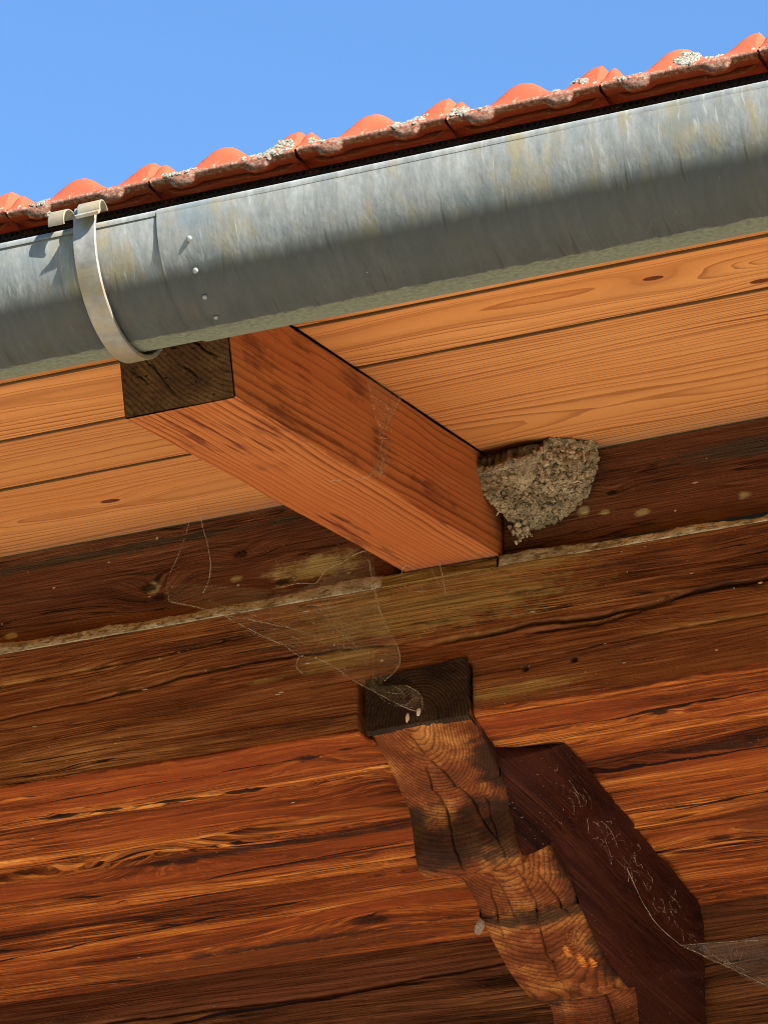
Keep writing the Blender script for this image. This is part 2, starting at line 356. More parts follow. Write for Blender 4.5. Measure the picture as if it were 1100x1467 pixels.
M_PURLIN = aged_wood('purlin_wood', 'X', [(0.042, 0.014, 0.007), (0.19, 0.064, 0.021), (0.34, 0.132, 0.040), (0.52, 0.25, 0.078)],
                     patches=[(-0.30, -0.115, 0.03, 0.006), (-0.09, -0.050, 0.26, 0.060), (-0.20, -0.105, 0.09, 0.020), (0.02, -0.18, 0.12, 0.012), (0.05, -0.02, 0.1, 0.02)], patch_col=(0.62, 0.42, 0.12), red=(0.27, 0.085, 0.026),
                     fine=330.0, coarse=22.0, dust=0.7, seed=3.1, tmul=1.0, ring=0.0042, patch_amt=0.42)
M_CEIL = aged_wood('ceiling_wood', 'X', [(0.020, 0.007, 0.004), (0.19, 0.042, 0.010), (0.54, 0.150, 0.026), (0.86, 0.40, 0.095)], fine=170.0, coarse=15.0, stretch=1.0, dust=0.5, seed=9.4,
                   red=(0.30, 0.060, 0.015), knots=[(-0.2641, 0.047, 0.011), (-0.2103, 0.1455, 0.009), (-0.5569, 0.281, 0.010), (-0.5253, 0.286, 0.010), (-0.38, 0.57, 0.016), (0.17, 0.075, 0.006), (0.13, 0.46, 0.010)], tmul=0.0, ring=0.0075, ring_amt=0.72, lines=[(-1.1, -0.15, 0.272, 0.206, 0.0022, 0.0030), (-0.02, 0.45, 0.200, 0.176, 0.0095, 0.0060), (0.02, 0.40, 0.222, 0.203, 0.0022, 0.0016), (-0.95, -0.16, 0.066, 0.041, 0.0020, 0.0022), (-0.66, -0.25, 0.095, 0.118, 0.0030, 0.0022), (0.06, 0.42, 0.075, 0.060, 0.0020, 0.0015), (-0.98, -0.40, 0.528, 0.462, 0.0020, 0.0016), (-0.55, -0.12, 0.350, 0.325, 0.0014, 0.0022), (0.05, 0.35, 0.36, 0.33, 0.0016, 0.0024)], patches=[(0.26, 0.44, 0.16, 0.14), (-0.55, 0.63, 0.4, 0.06)], patch_col=(0.20, 0.052, 0.016), patches2=[(-0.42, 0.278, 0.36, 0.009), (-0.15, 0.262, 0.16, 0.008), (0.2, 0.205, 0.14, 0.006), (-0.55, 0.40, 0.2, 0.006), (-0.3, 0.345, 0.25, 0.005), (0.12, 0.31, 0.12, 0.006), (-0.5, 0.60, 0.3, 0.012)], patch2_col=(0.03, 0.014, 0.010))
M_WALL = aged_wood('wall_wood', 'X', [(0.028, 0.011, 0.006), (0.12, 0.041, 0.016), (0.24, 0.084, 0.028), (0.38, 0.148, 0.046)], fine=300.0, coarse=22.0, dust=0.5, seed=5.2, red=(0.19, 0.052, 0.022), ring=0.006, lines=[(-0.9, -0.3, -0.09, -0.075, 0.002, 0.002)])
M_NOSE = end_grain('corbel_end_grain', [(0.065, 0.016, 0.006), (0.24, 0.062, 0.016), (0.62, 0.25, 0.062)], (-0.108, -0.176), ring=0.0027, pit=0.2, warp=0.012, rings=0.62, soot_shade=[(0.085, -0.040, 0.07, 0.040), (0.150, -0.045, 0.036, 0.080), (0.150, -0.165, 0.036, 0.065), (0.153, -0.11, 0.022, 0.10), (0.62, -0.15, 0.06, 0.06), (0.22, -0.10, 0.035, 0.14), (0.400, -0.10, 0.018, 0.16), (0.34, -0.030, 0.09, 0.030), (0.50, -0.035, 0.10, 0.030)], chip=[(0.468, -0.078, 0.016, 0.007), (0.490, -0.067, 0.020, 0.007), (0.500, -0.055, 0.014, 0.006)])
M_BLOCK = end_grain('corbel_tip_wood', [(0.018, 0.010, 0.006), (0.045, 0.024, 0.012), (0.085, 0.05, 0.022)], (-0.10, -0.20), ring=0.0040, pit=0.9, warp=0.02)
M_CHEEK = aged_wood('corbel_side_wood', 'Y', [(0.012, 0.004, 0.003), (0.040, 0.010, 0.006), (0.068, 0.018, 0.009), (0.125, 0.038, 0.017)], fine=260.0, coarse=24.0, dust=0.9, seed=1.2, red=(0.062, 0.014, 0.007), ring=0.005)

def m_mortar():
    k = NT('mortar'); P = k.obj(); a = k.noise(k.vec(P, (30, 30, 30)), 1.0, 4.0, 0.6); b = k.noise(k.vec(P, (280, 280, 280)), 1.0, 3.0, 0.6)
    col = k.ramp(a, [(0.3, (0.26, 0.20, 0.10)), (0.48, (0.46, 0.39, 0.24)), (0.66, (0.64, 0.58, 0.42))]); col = k.mix(k.sstep(b, 0.60, 0.70), col, (0.2, 0.14, 0.07)); col = k.mix(k.mul(k.sstep(k.noise(k.vec(P, (70, 160, 160)), 1.0, 4.0, 0.7), 0.50, 0.60), 0.75), col, (0.13, 0.075, 0.03))
    return k.done(col, 0.9, k.bump(b, 0.7, 0.0015), spec=0.1)
def m_zinc():
    k = NT('weathered_zinc'); UV = k.uv(); x, v, _ = k.sep(UV)         # x along the gutter, v down round the trough (m)
    wv = k.noise(k.comb(k.mul(x, 22.0), k.mul(v, 14.0), 1.0), 1.0, 2.0); xw = k.add(x, k.mul(k.sub(wv, .5), 0.012))
    s1 = k.noise(k.comb(k.mul(xw, 60.0), k.mul(v, 14.0), 0.0), 1.0, 4.0, 0.6)
    s2 = k.noise(k.comb(k.mul(xw, 210.0), k.mul(v, 70.0), 4.0), 1.0, 4.0, 0.7)
    s3 = k.noise(k.comb(k.mul(xw, 45.0), k.mul(v, 16.0), 9.0), 1.0, 4.0, 0.6)
    cl = k.noise(k.comb(k.mul(x, 9.0), k.mul(v, 14.0), 2.0), 1.0, 3.0, 0.6)
    col = k.ramp(k.add(k.mul(s1, .6), k.mul(s2, .4)), [(0.36, (0.20, 0.21, 0.20)), (0.48, (0.26, 0.27, 0.26)), (0.58, (0.32, 0.33, 0.315)), (0.70, (0.46, 0.465, 0.45))])
    col = k.mix(k.mul(k.ramp(s3, [(0.46, 0.0), (0.6, 1.0)]), k.ramp(cl, [(0.40, 0.0), (0.56, 0.75)])), col, (0.33, 0.28, 0.165))
    col = k.mix(k.mul(k.ramp(k.noise(k.comb(k.mul(x, 14.0), k.mul(v, 20.0), 20.0), 1.0, 3.0), [(0.5, 0.0), (0.7, 0.6)]), 1.0), col, (0.16, 0.205, 0.225))
    # lower half painted dark: grime runs plus the shade below the sunlit part
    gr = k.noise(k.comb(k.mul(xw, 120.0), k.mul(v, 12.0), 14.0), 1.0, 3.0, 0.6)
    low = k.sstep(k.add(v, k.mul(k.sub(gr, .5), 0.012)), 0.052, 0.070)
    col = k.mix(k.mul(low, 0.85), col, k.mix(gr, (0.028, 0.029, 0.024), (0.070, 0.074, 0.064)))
    dr = k.noise(k.comb(k.mul(xw, 210.0), k.mul(v, 10.0), 31.0), 1.0, 2.0); col = k.mix(k.mul(k.sstep(dr, 0.62, 0.70), k.mul(k.sstep(v, 0.03, 0.07), 0.6)), col, (0.05, 0.045, 0.035))
    # algae crust on the underside
    an = k.noise(k.comb(k.mul(x, 60.0), k.mul(v, 160.0), 3.0), 1.0, 4.0, 0.6)
    alg = k.sstep(k.add(v, k.mul(k.sub(an, .5), 0.016)), 0.1330, 0.1365)
    col = k.mix(k.mul(alg, 0.95), col, k.mix(k.noise(k.comb(k.mul(x, 170.0), k.mul(v, 220.0), 0.0), 1.0, 3.0), (0.06, 0.065, 0.038), (0.33, 0.345, 0.24)))
    wd = k.noise(k.comb(k.mul(xw, 170.0), k.mul(v, 13.0), 51.0), 1.0, 3.0, 0.6); wz = k.noise(k.comb(k.mul(x, 7.0), k.mul(v, 30.0), 5.0), 1.0, 2.0)
    col = k.mix(k.mul(k.mul(k.sstep(wd, 0.60, 0.68), k.sstep(wz, 0.45, 0.6)), k.mul(k.sstep(v, 0.085, 0.05), 0.40)), col, (0.55, 0.55, 0.52))
    sp = k.noise(k.comb(k.mul(x, 260.0), k.mul(v, 260.0), 0.0), 1.0, 1.0); col = k.mix(k.mul(k.sstep(sp, 0.80, 0.83), .6), col, (0.6, 0.6, 0.56))
    k.b.inputs['Diffuse Roughness'].default_value = 1.0
    return k.done(col, 0.6, k.bump(k.noise(k.comb(k.mul(x, 240.0), k.mul(v, 110.0), 4.0), 1.0, 2.0), 0.35, 0.0009), spec=0.35, metal=0.0)
def m_galv():
    k = NT('galvanised_strap'); P = k.obj(); a = k.noise(k.vec(P, (60, 60, 60)), 1.0, 4.0, 0.6); b = k.noise(k.vec(P, (18, 18, 18)), 1.0, 3.0)
    x, y, z = k.sep(P)
    col = k.ramp(a, [(0.3, (0.19, 0.185, 0.165)), (0.55, (0.30, 0.29, 0.26)), (0.75, (0.42, 0.40, 0.36))]); col = k.mix(k.ramp(b, [(0.44, 0.0), (0.6, 0.75)]), col, (0.34, 0.26, 0.14))
    low = k.sstep(k.add(z, k.mul(a, 0.05)), -0.105, -0.150); col = k.mix(k.mul(low, 0.75), col, k.mix(a, (0.13, 0.13, 0.07), (0.36, 0.36, 0.2)))
    return k.done(col, 0.5, k.bump(a, 0.3, 0.0008), spec=0.5, metal=0.25)
def m_tile():
    k = NT('fired_clay'); P = k.obj(); a = k.noise(k.vec(P, (22, 22, 22)), 1.0, 4.0, 0.6); b = k.noise(k.vec(P, (260, 260, 260)), 1.0, 3.0, 0.6); x, y, z = k.sep(P)
    col = k.ramp(a, [(0.3, (0.33, 0.068, 0.030)), (0.55, (0.39, 0.086, 0.037)), (0.75, (0.46, 0.118, 0.052))])
    col = k.mix(k.rand(), col, (0.34, 0.070, 0.030))
    col = k.mix(k.mul(k.sstep(b, 0.60, 0.70), 0.55), col, (0.30, 0.07, 0.035))
    # grey-brown crust along the drip edge, and crusty spots
    n = k.noise(k.vec(P, (55, 55, 55)), 1.0, 4.0, 0.65)
    ed = k.mul(k.sstep(k.add(z, k.mul(k.sub(n, .5), 0.010)), 0.0008, -0.0008), k.sstep(y, 0.0075, 0.0045))
    col = k.mix(k.mul(ed, 0.62), col, k.ramp(b, [(0.35, (0.16, 0.075, 0.045)), (0.52, (0.33, 0.20, 0.135)), (0.66, (0.56, 0.47, 0.37))]))
    sp = k.noise(k.vec(P, (120, 120, 120)), 1.0, 3.0, 0.6); near = k.sstep(z, 0.016, 0.002)
    col = k.mix(k.mul(k.sstep(sp, 0.63, 0.69), k.mul(near, .7)), col, k.mix(b, (0.18, 0.10, 0.06), (0.62, 0.55, 0.42)))
    return k.done(col, 0.75, k.bump(k.add(b, k.mul(n, .6)), 0.35, 0.0012), spec=0.2)
def m_lichen():
    k = NT('lichen'); P = k.obj(); b = k.noise(k.vec(P, (420, 420, 420)), 1.0, 3.0, 0.6)
    return k.done(k.ramp(b, [(0.3, (0.11, 0.085, 0.055)), (0.5, (0.29, 0.27, 0.21)), (0.7, (0.45, 0.44, 0.38))]), 0.95, k.bump(b, 0.8, 0.001), spec=0.05)
def m_mud():
    k = NT('nest_mud'); P = k.obj(); a = k.noise(k.vec(P, (45, 45, 45)), 1.0, 3.0, 0.6); b = k.noise(k.vec(P, (520, 520, 520)), 1.0, 3.0, 0.6)
    col = k.ramp(k.add(k.mul(a, .6), k.mul(b, .4)), [(0.38, (0.13, 0.095, 0.052)), (0.5, (0.34, 0.255, 0.145)), (0.62, (0.54, 0.425, 0.26))])
    return k.done(col, 0.95, k.bump(b, 0.9, 0.0015), spec=0.05)
def m_plain(name, c0, c1, scale=120, rough=0.8, bump=0.4, spec=0.2):
    k = NT(name); P = k.obj(); b = k.noise(k.vec(P, (scale,) * 3), 1.0, 3.0, 0.6)
    return k.done(k.mix(b, c0, c1), rough, k.bump(b, bump, 0.001), spec=spec)
def m_web(name, dens, colr=(0.72, 0.68, 0.58)):
    k = NT(name); P = k.obj(); a = k.noise(k.vec(P, (60, 60, 60)), 1.0, 4.0, 0.65); b = k.noise(k.vec(P, (420, 700, 420)), 1.0, 3.0, 0.7)
    f = k.mul(k.ramp(k.add(k.mul(a, .5), k.mul(b, .5)), [(0.38, 0.05), (0.66, 1.0)]), dens)
    tr = k.n('ShaderNodeBsdfTransparent'); df = k.n('ShaderNodeBsdfDiffuse'); df.inputs[0].default_value = (*colr, 1)
    tl = k.n('ShaderNodeBsdfTranslucent'); tl.inputs[0].default_value = (*colr, 1)
    m1 = k.n('ShaderNodeMixShader'); m1.inputs[0].default_value = .4; k.t.links.new(df.outputs[0], m1.inputs[1]); k.t.links.new(tl.outputs[0], m1.inputs[2])
    m2 = k.n('ShaderNodeMixShader'); k.put(m2.inputs[0], f); k.t.links.new(tr.outputs[0], m2.inputs[1]); k.t.links.new(m1.outputs[0], m2.inputs[2])
    k.t.links.new(m2.outputs[0], k.out.inputs[0]); return k.m
M_MORTAR = m_mortar(); M_ZINC = m_zinc(); M_GALV = m_galv(); M_TILE = m_tile(); M_LICHEN = m_lichen(); M_MUD = m_mud()
M_COMB = m_plain('comb_plastic', (0.030, 0.018, 0.014), (0.055, 0.034, 0.026), 200, 0.7)
M_DECK = m_plain('roof_underlay', (0.05, 0.045, 0.04), (0.09, 0.08, 0.07), 60, 0.9)
M_STRAW = m_plain('dry_straw', (0.50, 0.38, 0.20), (0.72, 0.58, 0.36), 300, 0.8)
M_PALE = m_plain('pale_husk', (0.55, 0.42, 0.28), (0.75, 0.62, 0.46), 200, 0.8)
M_RIVET = m_plain('rivet_metal', (0.16, 0.17, 0.16), (0.38, 0.38, 0.36), 400, 0.45, spec=0.5)
M_SILK = m_web('cobweb_silk', 0.75, (0.70, 0.60, 0.44)); M_SHEET = m_web('cobweb_sheet', 0.27, (0.62, 0.50, 0.26)); M_SHEETG = m_web('cobweb_dusty', 0.34, (0.50, 0.45, 0.36))
M_FLECK = m_plain('flecks', (0.40, 0.28, 0.14), (0.66, 0.55, 0.38), 300, 0.9)

# ------------------------------------------------------------------ ground
def m_ground():
    k = NT('meadow'); P = k.obj(); a = k.noise(k.vec(P, (.4, .4, .4)), 1.0, 5.0, 0.6); b = k.noise(k.vec(P, (30, 30, 30)), 1.0, 3.0, 0.6)
    return k.done(k.mix(k.mul(b, .6), k.mix(a, (0.05, 0.075, 0.025), (0.09, 0.10, 0.04)), (0.03, 0.05, 0.015)), 0.9, k.bump(b, .6, .02), spec=0.1)
def m_yard():
    k = NT('pale_terrace_stone'); P = k.obj(); v = k.voro(P, 55.0); a = k.noise(k.vec(P, (1.2, 1.2, 1.2)), 1.0, 4.0, 0.6); b = k.noise(k.vec(P, (70, 70, 70)), 1.0, 2.0)
    return k.done(k.mix(k.mul(a, .7), k.mix(b, (0.82, 0.75, 0.64), (0.72, 0.65, 0.54)), (0.66, 0.58, 0.47)), 0.9, k.bump(v, .8, .01), spec=0.1)
g = link('ground', pymesh('ground', [(-600, -600, GROUND_Z), (600, -600, GROUND_Z), (600, 600, GROUND_Z), (-600, 600, GROUND_Z)], [(0, 1, 2, 3)]), m_ground()); tag(g, kind='structure')
def sky_block_hills():
    n = 96; rs = [45, 60, 85, 120, 170, 240, 330]; hs_ = [0, 5, 16, 30, 46, 60, 64]; an = np.linspace(0, 2 * math.pi, n)[None, :]
    R_ = np.array(rs, float)[:, None]; Z_ = np.array(hs_, float)[:, None] * (0.85 + 0.5 * fbm(np.cos(an) * 2, np.sin(an) * 2, 3, 77)) + np.array(hs_, float)[:, None] * 0.12 * fbm(an * 9, R_ * .05, 3, 78)
    P = np.stack([R_ * np.cos(an), R_ * np.sin(an), GROUND_Z - 0.05 + Z_], -1); P[:, -1] = P[:, 0]
    return gridmesh('sky_block_hills', P)
hl_ = link('sky_block_hills', sky_block_hills(), m_ground()); tag(hl_, kind='structure')  # unseen ring of slopes, added to cut low sky light on the gutter
y = link('yard', boxmesh('yard', (-9, -3.1, GROUND_Z), (9, 0.70, GROUND_Z + 0.10), 0.01), m_yard()); tag(y, kind='structure')

# ------------------------------------------------------------------ column layout for the dense timber sheets
XS = np.concatenate([np.linspace(-4.0, -1.1, 12, endpoint=False), np.arange(-1.1, 0.62, 0.0024), np.linspace(0.63, 4.0, 12)])
def crack(h, X, V, pts, width, depth, seed, wig=0.0018):
    pts = np.array(pts); o = np.argsort(pts[:, 0]); pts = pts[o]
    vc = np.interp(X, pts[:, 0], pts[:, 1]) + wig * (fbm(X * 22, X * 0 + seed, 4, seed) * 2)
    x0, x1 = pts[0, 0], pts[-1, 0]; L = x1 - x0
    tp = np.clip((X - x0) / (0.12 * L), 0, 1) * np.clip((x1 - X) / (0.12 * L), 0, 1)
    wd = width * (0.55 + 0.9 * np.clip(fbm(X * 9, X * 0 + 3, 3, seed + 5) + .5, 0, 1))
    return h - depth * tp * np.exp(-((V - vc) / wd) ** 2 * 1.0)

# ------------------------------------------------------------------ purlin (front face + rounded arris + underside) and seat block
ZT, ZB = -0.0165, -0.2035
def purlin_back(X): return np.clip(0.2 - 0.067 * X, 0.15, 0.27)
RA = 0.006
nf = 150; nu = 170
def build_purlin():
    X = XS[None, :]
    vf = np.linspace(0, 1, nf)[:, None]; zf = ZT + (ZB + RA - ZT) * vf
    yfront = np.zeros((nf, 1)) + X * 0; zfront = zf + X * 0
    S_front = -(zfront)                                      # distance down the face
    h = 0.0035 * fbm(X * 2.3, S_front * 9, 3, 3) + 0.0013 * fbm(X * 7, S_front * 90, 3, 21) + 0.0009 * fbm(X * 10, S_front * 330, 2, 33)
    h = crack(h, X, zfront, [(-0.1096, -0.105), (-0.0302, -0.1025), (0.0396, -0.0994), (0.1172, -0.1041), (0.1773, -0.0995), (0.2454, -0.0938), (0.3297, -0.0884), (0.6, -0.075)], 0.0022, 0.012, 40)
    h = crack(h, X, zfront, [(0.03, -0.1084), (0.117, -0.1113), (0.1856, -0.1046), (0.22, -0.099)], 0.0018, 0.009, 41)
    h = crack(h, X, zfront, [(-1.0, -0.120), (-0.651, -0.107), (-0.5379, -0.1007), (-0.3987, -0.0899), (-0.2799, -0.0863), (-0.1361, -0.0957), (-0.09, -0.1)], 0.0011, 0.008, 42)
    h = crack(h, X, zfront, [(-0.75, -0.064), (-0.5, -0.058), (-0.3, -0.05)], 0.0008, 0.004, 43)
    h = crack(h, X, zfront, [(0.05, -0.145), (0.25, -0.135), (0.5, -0.128)], 0.0008, 0.004, 44)
    for hx, hz in ((0.0321, -0.1552), (0.0924, -0.1539)):
        h = h - 0.012 * np.exp(-(((X - hx) / 0.003) ** 2 + ((zfront - hz) / 0.0035) ** 2) ** 2)
    # slot that takes the head of the corbel
    slot = 1 / (1 + np.exp(-(np.minimum(X + 0.1765, -0.0365 - X)) / 0.0006)) * (1 / (1 + np.exp((zfront + 0.1365) / 0.0006)))
    yfront = yfront - h + slot * 0.035
    # arris
    th = np.linspace(0, math.pi / 2, 7)[1:, None]
    e = 0.002 * fbm(X * 30, X * 0 + 2, 4, 60) + 0.0025 * np.clip(fbm(X * 9, X * 0, 3, 61), 0, 1) * fbm(X * 80, X * 0 + 7, 2, 62)
    slotb = 1 / (1 + np.exp(-(np.minimum(X + 0.1765, -0.0365 - X)) / 0.0006))
    ya = RA - (RA) * np.cos(th) + e + slotb * 0.03; za = ZB + RA - RA * np.sin(th) + e * 0.6 + 0 * X
    # underside
    vu = np.linspace(0, 1, nu)[1:, None]; yb = purlin_back(X) - 0.004
    yu = RA + (yb - RA) * vu + np.where(vu < 0.2, (slotb * .03 + e) * (1 - vu / 0.2), 0)
    hu = 0.004 * fbm(X * 1.8, yu * 14, 3, 70) + 0.0040 * fbm(X * 3, yu * 75, 3, 71) + 0.0015 * fbm(X * 8, yu * 300, 2, 72)
    hu = crack(hu, X, yu, [(-0.9, 0.062), (-0.6758, 0.0595), (-0.4867, 0.0579), (-0.3675, 0.0597), (-0.2718, 0.0483), (-0.1701, 0.0402)], 0.0018, 0.012, 73)
    hu = crack(hu, X, yu, [(-0.8, 0.085), (-0.6345, 0.0927), (-0.5559, 0.1076), (-0.4628, 0.1095), (-0.3907, 0.1149), (-0.3255, 0.1133), (-0.17, 0.12)], 0.0028, 0.005, 74, 0.006)
    hu = crack(hu, X, yu, [(0.04, 0.075), (0.1314, 0.0782), (0.2162, 0.0802), (0.45, 0.06)], 0.0022, 0.006, 75, 0.004)
    hu = crack(hu, X, yu, [(-0.02, 0.04), (0.15, 0.035), (0.3, 0.045)], 0.0012, 0.005, 76, 0.004)
    # flaked-off slivers
    fl = np.clip((fbm(X * 11, yu * 120, 3, 77) - 0.22) * 9, 0, 1); hu = hu - 0.0025 * fl * (1 + 0 * X)
    hu = hu - 0.006 * np.clip((vu - 0.975) / 0.025, 0, 1) ** 2
    ramp = np.clip(vu / 0.05, 0, 1)
    zu = ZB - hu * ramp + 0 * X + (e * .6) * (1 - ramp)
    Pf = np.stack([X + 0 * yfront, yfront, zfront], -1); Pa = np.stack([X + 0 * ya, ya, za], -1); Pu = np.stack([X + 0 * yu, yu, zu], -1)
    # close top and back simply
    top = np.stack([XS, np.full_like(XS, 0.17), np.full_like(XS, ZT)], -1)[None]
    back = np.stack([XS, purlin_back(XS) - 0.004, np.full_like(XS, ZT)], -1)[None]
    lowb = np.stack([XS, purlin_back(XS) - 0.004, np.full_like(XS, ZB + 0.012)], -1)[None]
    return np.concatenate([back, Pf], 0), np.concatenate([Pf[-1:], Pa, Pu, lowb, back], 0)
purlin = empty('eave_purlin', (0, 0, 0)); tag(purlin, 'long dark brown hewn purlin with a weathered crack, below the rafter foot and mortar line', 'beam')
pf, pu = build_purlin()
link('beam_face', gridmesh('purlin_face', pf, flip=True), M_PURLIN, purlin)
link('beam_underside', gridmesh('purlin_underside', pu, flip=True), M_CEIL, purlin)
def seat_block():
    X = np.linspace(-0.147, -0.0005, 60)[None, :]; v = np.linspace(0, 1, 14)[:, None]
    z = -0.0175 + 0.016 * v + 0 * X; y = -0.003 - 0.002 * fbm(X * 20, z * 150, 3, 90) + 0.004 * v + 0 * X
    P = np.stack([X + 0 * z, y, z], -1)
    bk = P[-1:].copy(); bk[..., 1] = 0.1
    bt = P[:1].copy(); bt[..., 1] = 0.1
    return np.concatenate([bt, P, bk], 0)
M_SEAT = aged_wood('seat_wood', 'X', [(0.10, 0.05, 0.018), (0.22, 0.125, 0.035), (0.36, 0.22, 0.06), (0.45, 0.29, 0.09)], fine=300, coarse=30, seed=2.0)
link('seat_block', gridmesh('seat_block', seat_block()), M_SEAT, purlin)

# ------------------------------------------------------------------ ceiling planks behind the purlin
ceil = empty('overhang_ceiling', (0, 0, 0)); tag(ceil, 'streaky orange and dark brown plank ceiling behind the purlin, beside the corbel', 'ceiling')
def plank(y0f, y1f, seed, lip):
    X = XS[None, :]; n = 190; v = np.linspace(0, 1, n)[:, None]
    ya = y0f(X) + 0.0012 * fbm(X * 14, X * 0, 3, seed); yb = y1f(X); yy = ya + (yb - ya) * v
    h = 0.006 * fbm(X * 1.3, yy * 13, 3, seed + 1) + 0.0050 * fbm(X * 2.6, yy * 60, 3, seed + 2) + 0.0016 * fbm(X * 7, yy * 260, 2, seed + 3)
    for i in range(4):
        yc = float(y0f(np.array(0.0)) + (y1f(np.array(0.0)) - y0f(np.array(0.0))) * (0.15 + 0.22 * i)); sl = 0.02 * math.sin(seed + i * 2.2)
        x0 = -1.0 + 0.5 * ((seed * 7 + i * 13) % 10) / 10; x1 = x0 + 0.5 + 0.4 * ((seed + i * 5) % 7) / 7
        h = crack(h, X, yy, [(x0, yc), ((x0 + x1) / 2, yc + sl), (x1, yc - sl)], 0.0017, 0.011, seed + 20 + i, 0.005)
    rnd = 0.016 * (np.clip(1 - v / 0.045, 0, 1) ** 2 + np.clip(1 - (1 - v) / 0.03, 0, 1) ** 2)
    z = ZB - h - 0.001 * lip + rnd + 0 * X
    P = np.stack([X + 0 * z, yy, z], -1)
    a = P[:1].copy(); a[..., 2] += 0.03; b = P[-1:].copy(); b[..., 2] += 0.03
    return np.concatenate([a, P, b], 0)
link('plank', gridmesh('plank', plank(lambda x: purlin_back(x) + 0.003 + np.interp(x, [-0.9, -0.2, 0.0, 0.35], [0.003, 0.006, 0.016, 0.010]), lambda x: 0.487 - 0.06 * np.clip(x, -1, .6), 110, 1.0), flip=True), M_CEIL, ceil)
link('plank', gridmesh('plank_inner', plank(lambda x: 0.489 - 0.06 * np.clip(x, -1, .6), lambda x: 0.69 + 0 * x, 150, -1.0), flip=True), M_CEIL, ceil)
link('ceiling_backing', boxmesh('ceiling_backing', (-4, 0.17, ZB + 0.032), (4, 0.75, ZB + 0.05)), M_DECK, ceil)

# ------------------------------------------------------------------ log wall under the ceiling
wall = empty('log_wall', (0, 0.675, GROUND_Z)); tag(wall, 'dark brown timber log wall under the ceiling at the foot of the picture', 'wall')
def wall_log():
    X = XS[None, :]; v = np.linspace(0, 1, 110)[:, None]; hgt = 0.235
    z = -hgt * v + 0 * X; h = 0.006 * fbm(X * 1.6, z * 12, 3, 200) + 0.002 * fbm(X * 5, z * 80, 3, 201) + 0.001 * fbm(X * 8, z * 280, 2, 202)
    rnd = 0.012 * (np.clip(1 - v / 0.08, 0, 1) ** 2 + np.clip(1 - (1 - v) / 0.08, 0, 1) ** 2)
    h = crack(h, X, z, [(-0.9, -0.07), (-0.5, -0.075), (-0.15, -0.06)], 0.0015, 0.006, 203)
    P = np.stack([X + 0 * z, -h + rnd, z], -1)
    a = P[:1].copy(); a[..., 1] += 0.1; b = P[-1:].copy(); b[..., 1] += 0.1
    return gridmesh('wall_log', np.concatenate([a, P, b], 0), flip=True)
wl0 = link('log', wall_log(), M_WALL, wall, loc=(0, 0, ZB + 0.022 - GROUND_Z))
lowlog = boxmesh('wall_log_low', (-4, 0, -0.2335), (4, 0.12, 0), 0.012)
zz = ZB + 0.022 - 0.2375
while zz > GROUND_Z - 0.1:
    link('log', lowlog, M_WALL, wall, loc=(0, 0, zz - GROUND_Z)); zz -= 0.2375

# ------------------------------------------------------------------ mortar bed and frieze boards
def mortar(x0, x1, seed):
    X = np.arange(x0, x1, 0.0022)[None, :]; v = np.linspace(0, 1, 16)[:, None]
    top = 0.011 * fbm(X * 6, X * 0, 5, seed) + 0.0010 * fbm(X * 90, X * 0, 2, seed + 1)
    z = ZT - 0.0005 + (0.0155 + top) * v; y = -0.0008 + 0.0050 * v ** 2 + 0 * X
    d = 0.0014 * fbm(X * 40, v * 2 + 0 * X, 4, seed + 2) + 0.0008 * fbm(X * 220, v * 9 + 0 * X, 2, seed + 3)
    P = np.stack([X + 0 * z, y - d, z + d * .6 * v], -1)
    b = P[:1].copy(); b[..., 1] = 0.03; tp_ = P[-1:].copy(); tp_[..., 1] = 0.021; tp_[..., 2] += 0.006
    return gridmesh('mortar', np.concatenate([b, P, tp_], 0))
for (x0, x1, lab, sd_) in ((-2.6, -0.146, 'crumbly pale mortar strip left of the rafter, between two dark timbers', 300), (0.0015, 2.6, 'pale mortar strip right of the rafter, below the nest', 310)):
    o = link('mortar_strip', mortar(x0, x1, sd_), M_MORTAR); tag(o, lab, 'mortar', 'mortar strips on the purlin')
def frieze(x0, x1, seed):
    X = np.concatenate([[-3.5], np.arange(-1.0, x1, 0.0028)]) if x0 < -1 else np.concatenate([np.arange(x0, 0.6, 0.0028), [3.5]])
    X = np.clip(X, None, x1)[None, :]; v = np.linspace(0, 1, 110)[:, None]; z = 0.004 + (0.128 - 0.004) * v + 0 * X
    h = 0.0022 * fbm(X * 2, z * 10, 3, seed) + 0.0008 * fbm(X * 7, z * 110, 3, seed + 1) + 0.0006 * fbm(X * 10, z * 420, 2, seed + 2)
    if seed == 330: h = crack(h, X, z, [(0.17, 0.088), (0.22, 0.089)], 0.001, 0.004, 7)
    P = np.stack([X + 0 * z, 0.019 - h, z], -1)
    e = P.copy()[:, -1:]; e[..., 1] += 0.05; s = P.copy()[:, :1]; s[..., 1] += 0.05
    return gridmesh('frieze_board', np.concatenate([s, P, e], 1))
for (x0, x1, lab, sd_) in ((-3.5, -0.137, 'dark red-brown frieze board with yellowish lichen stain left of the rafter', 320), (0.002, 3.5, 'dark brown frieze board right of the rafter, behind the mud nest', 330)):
    o = link('frieze_board', frieze(x0, x1, sd_), M_FRIEZE); tag(o, lab, 'board', 'boards closing the gap above the purlin')

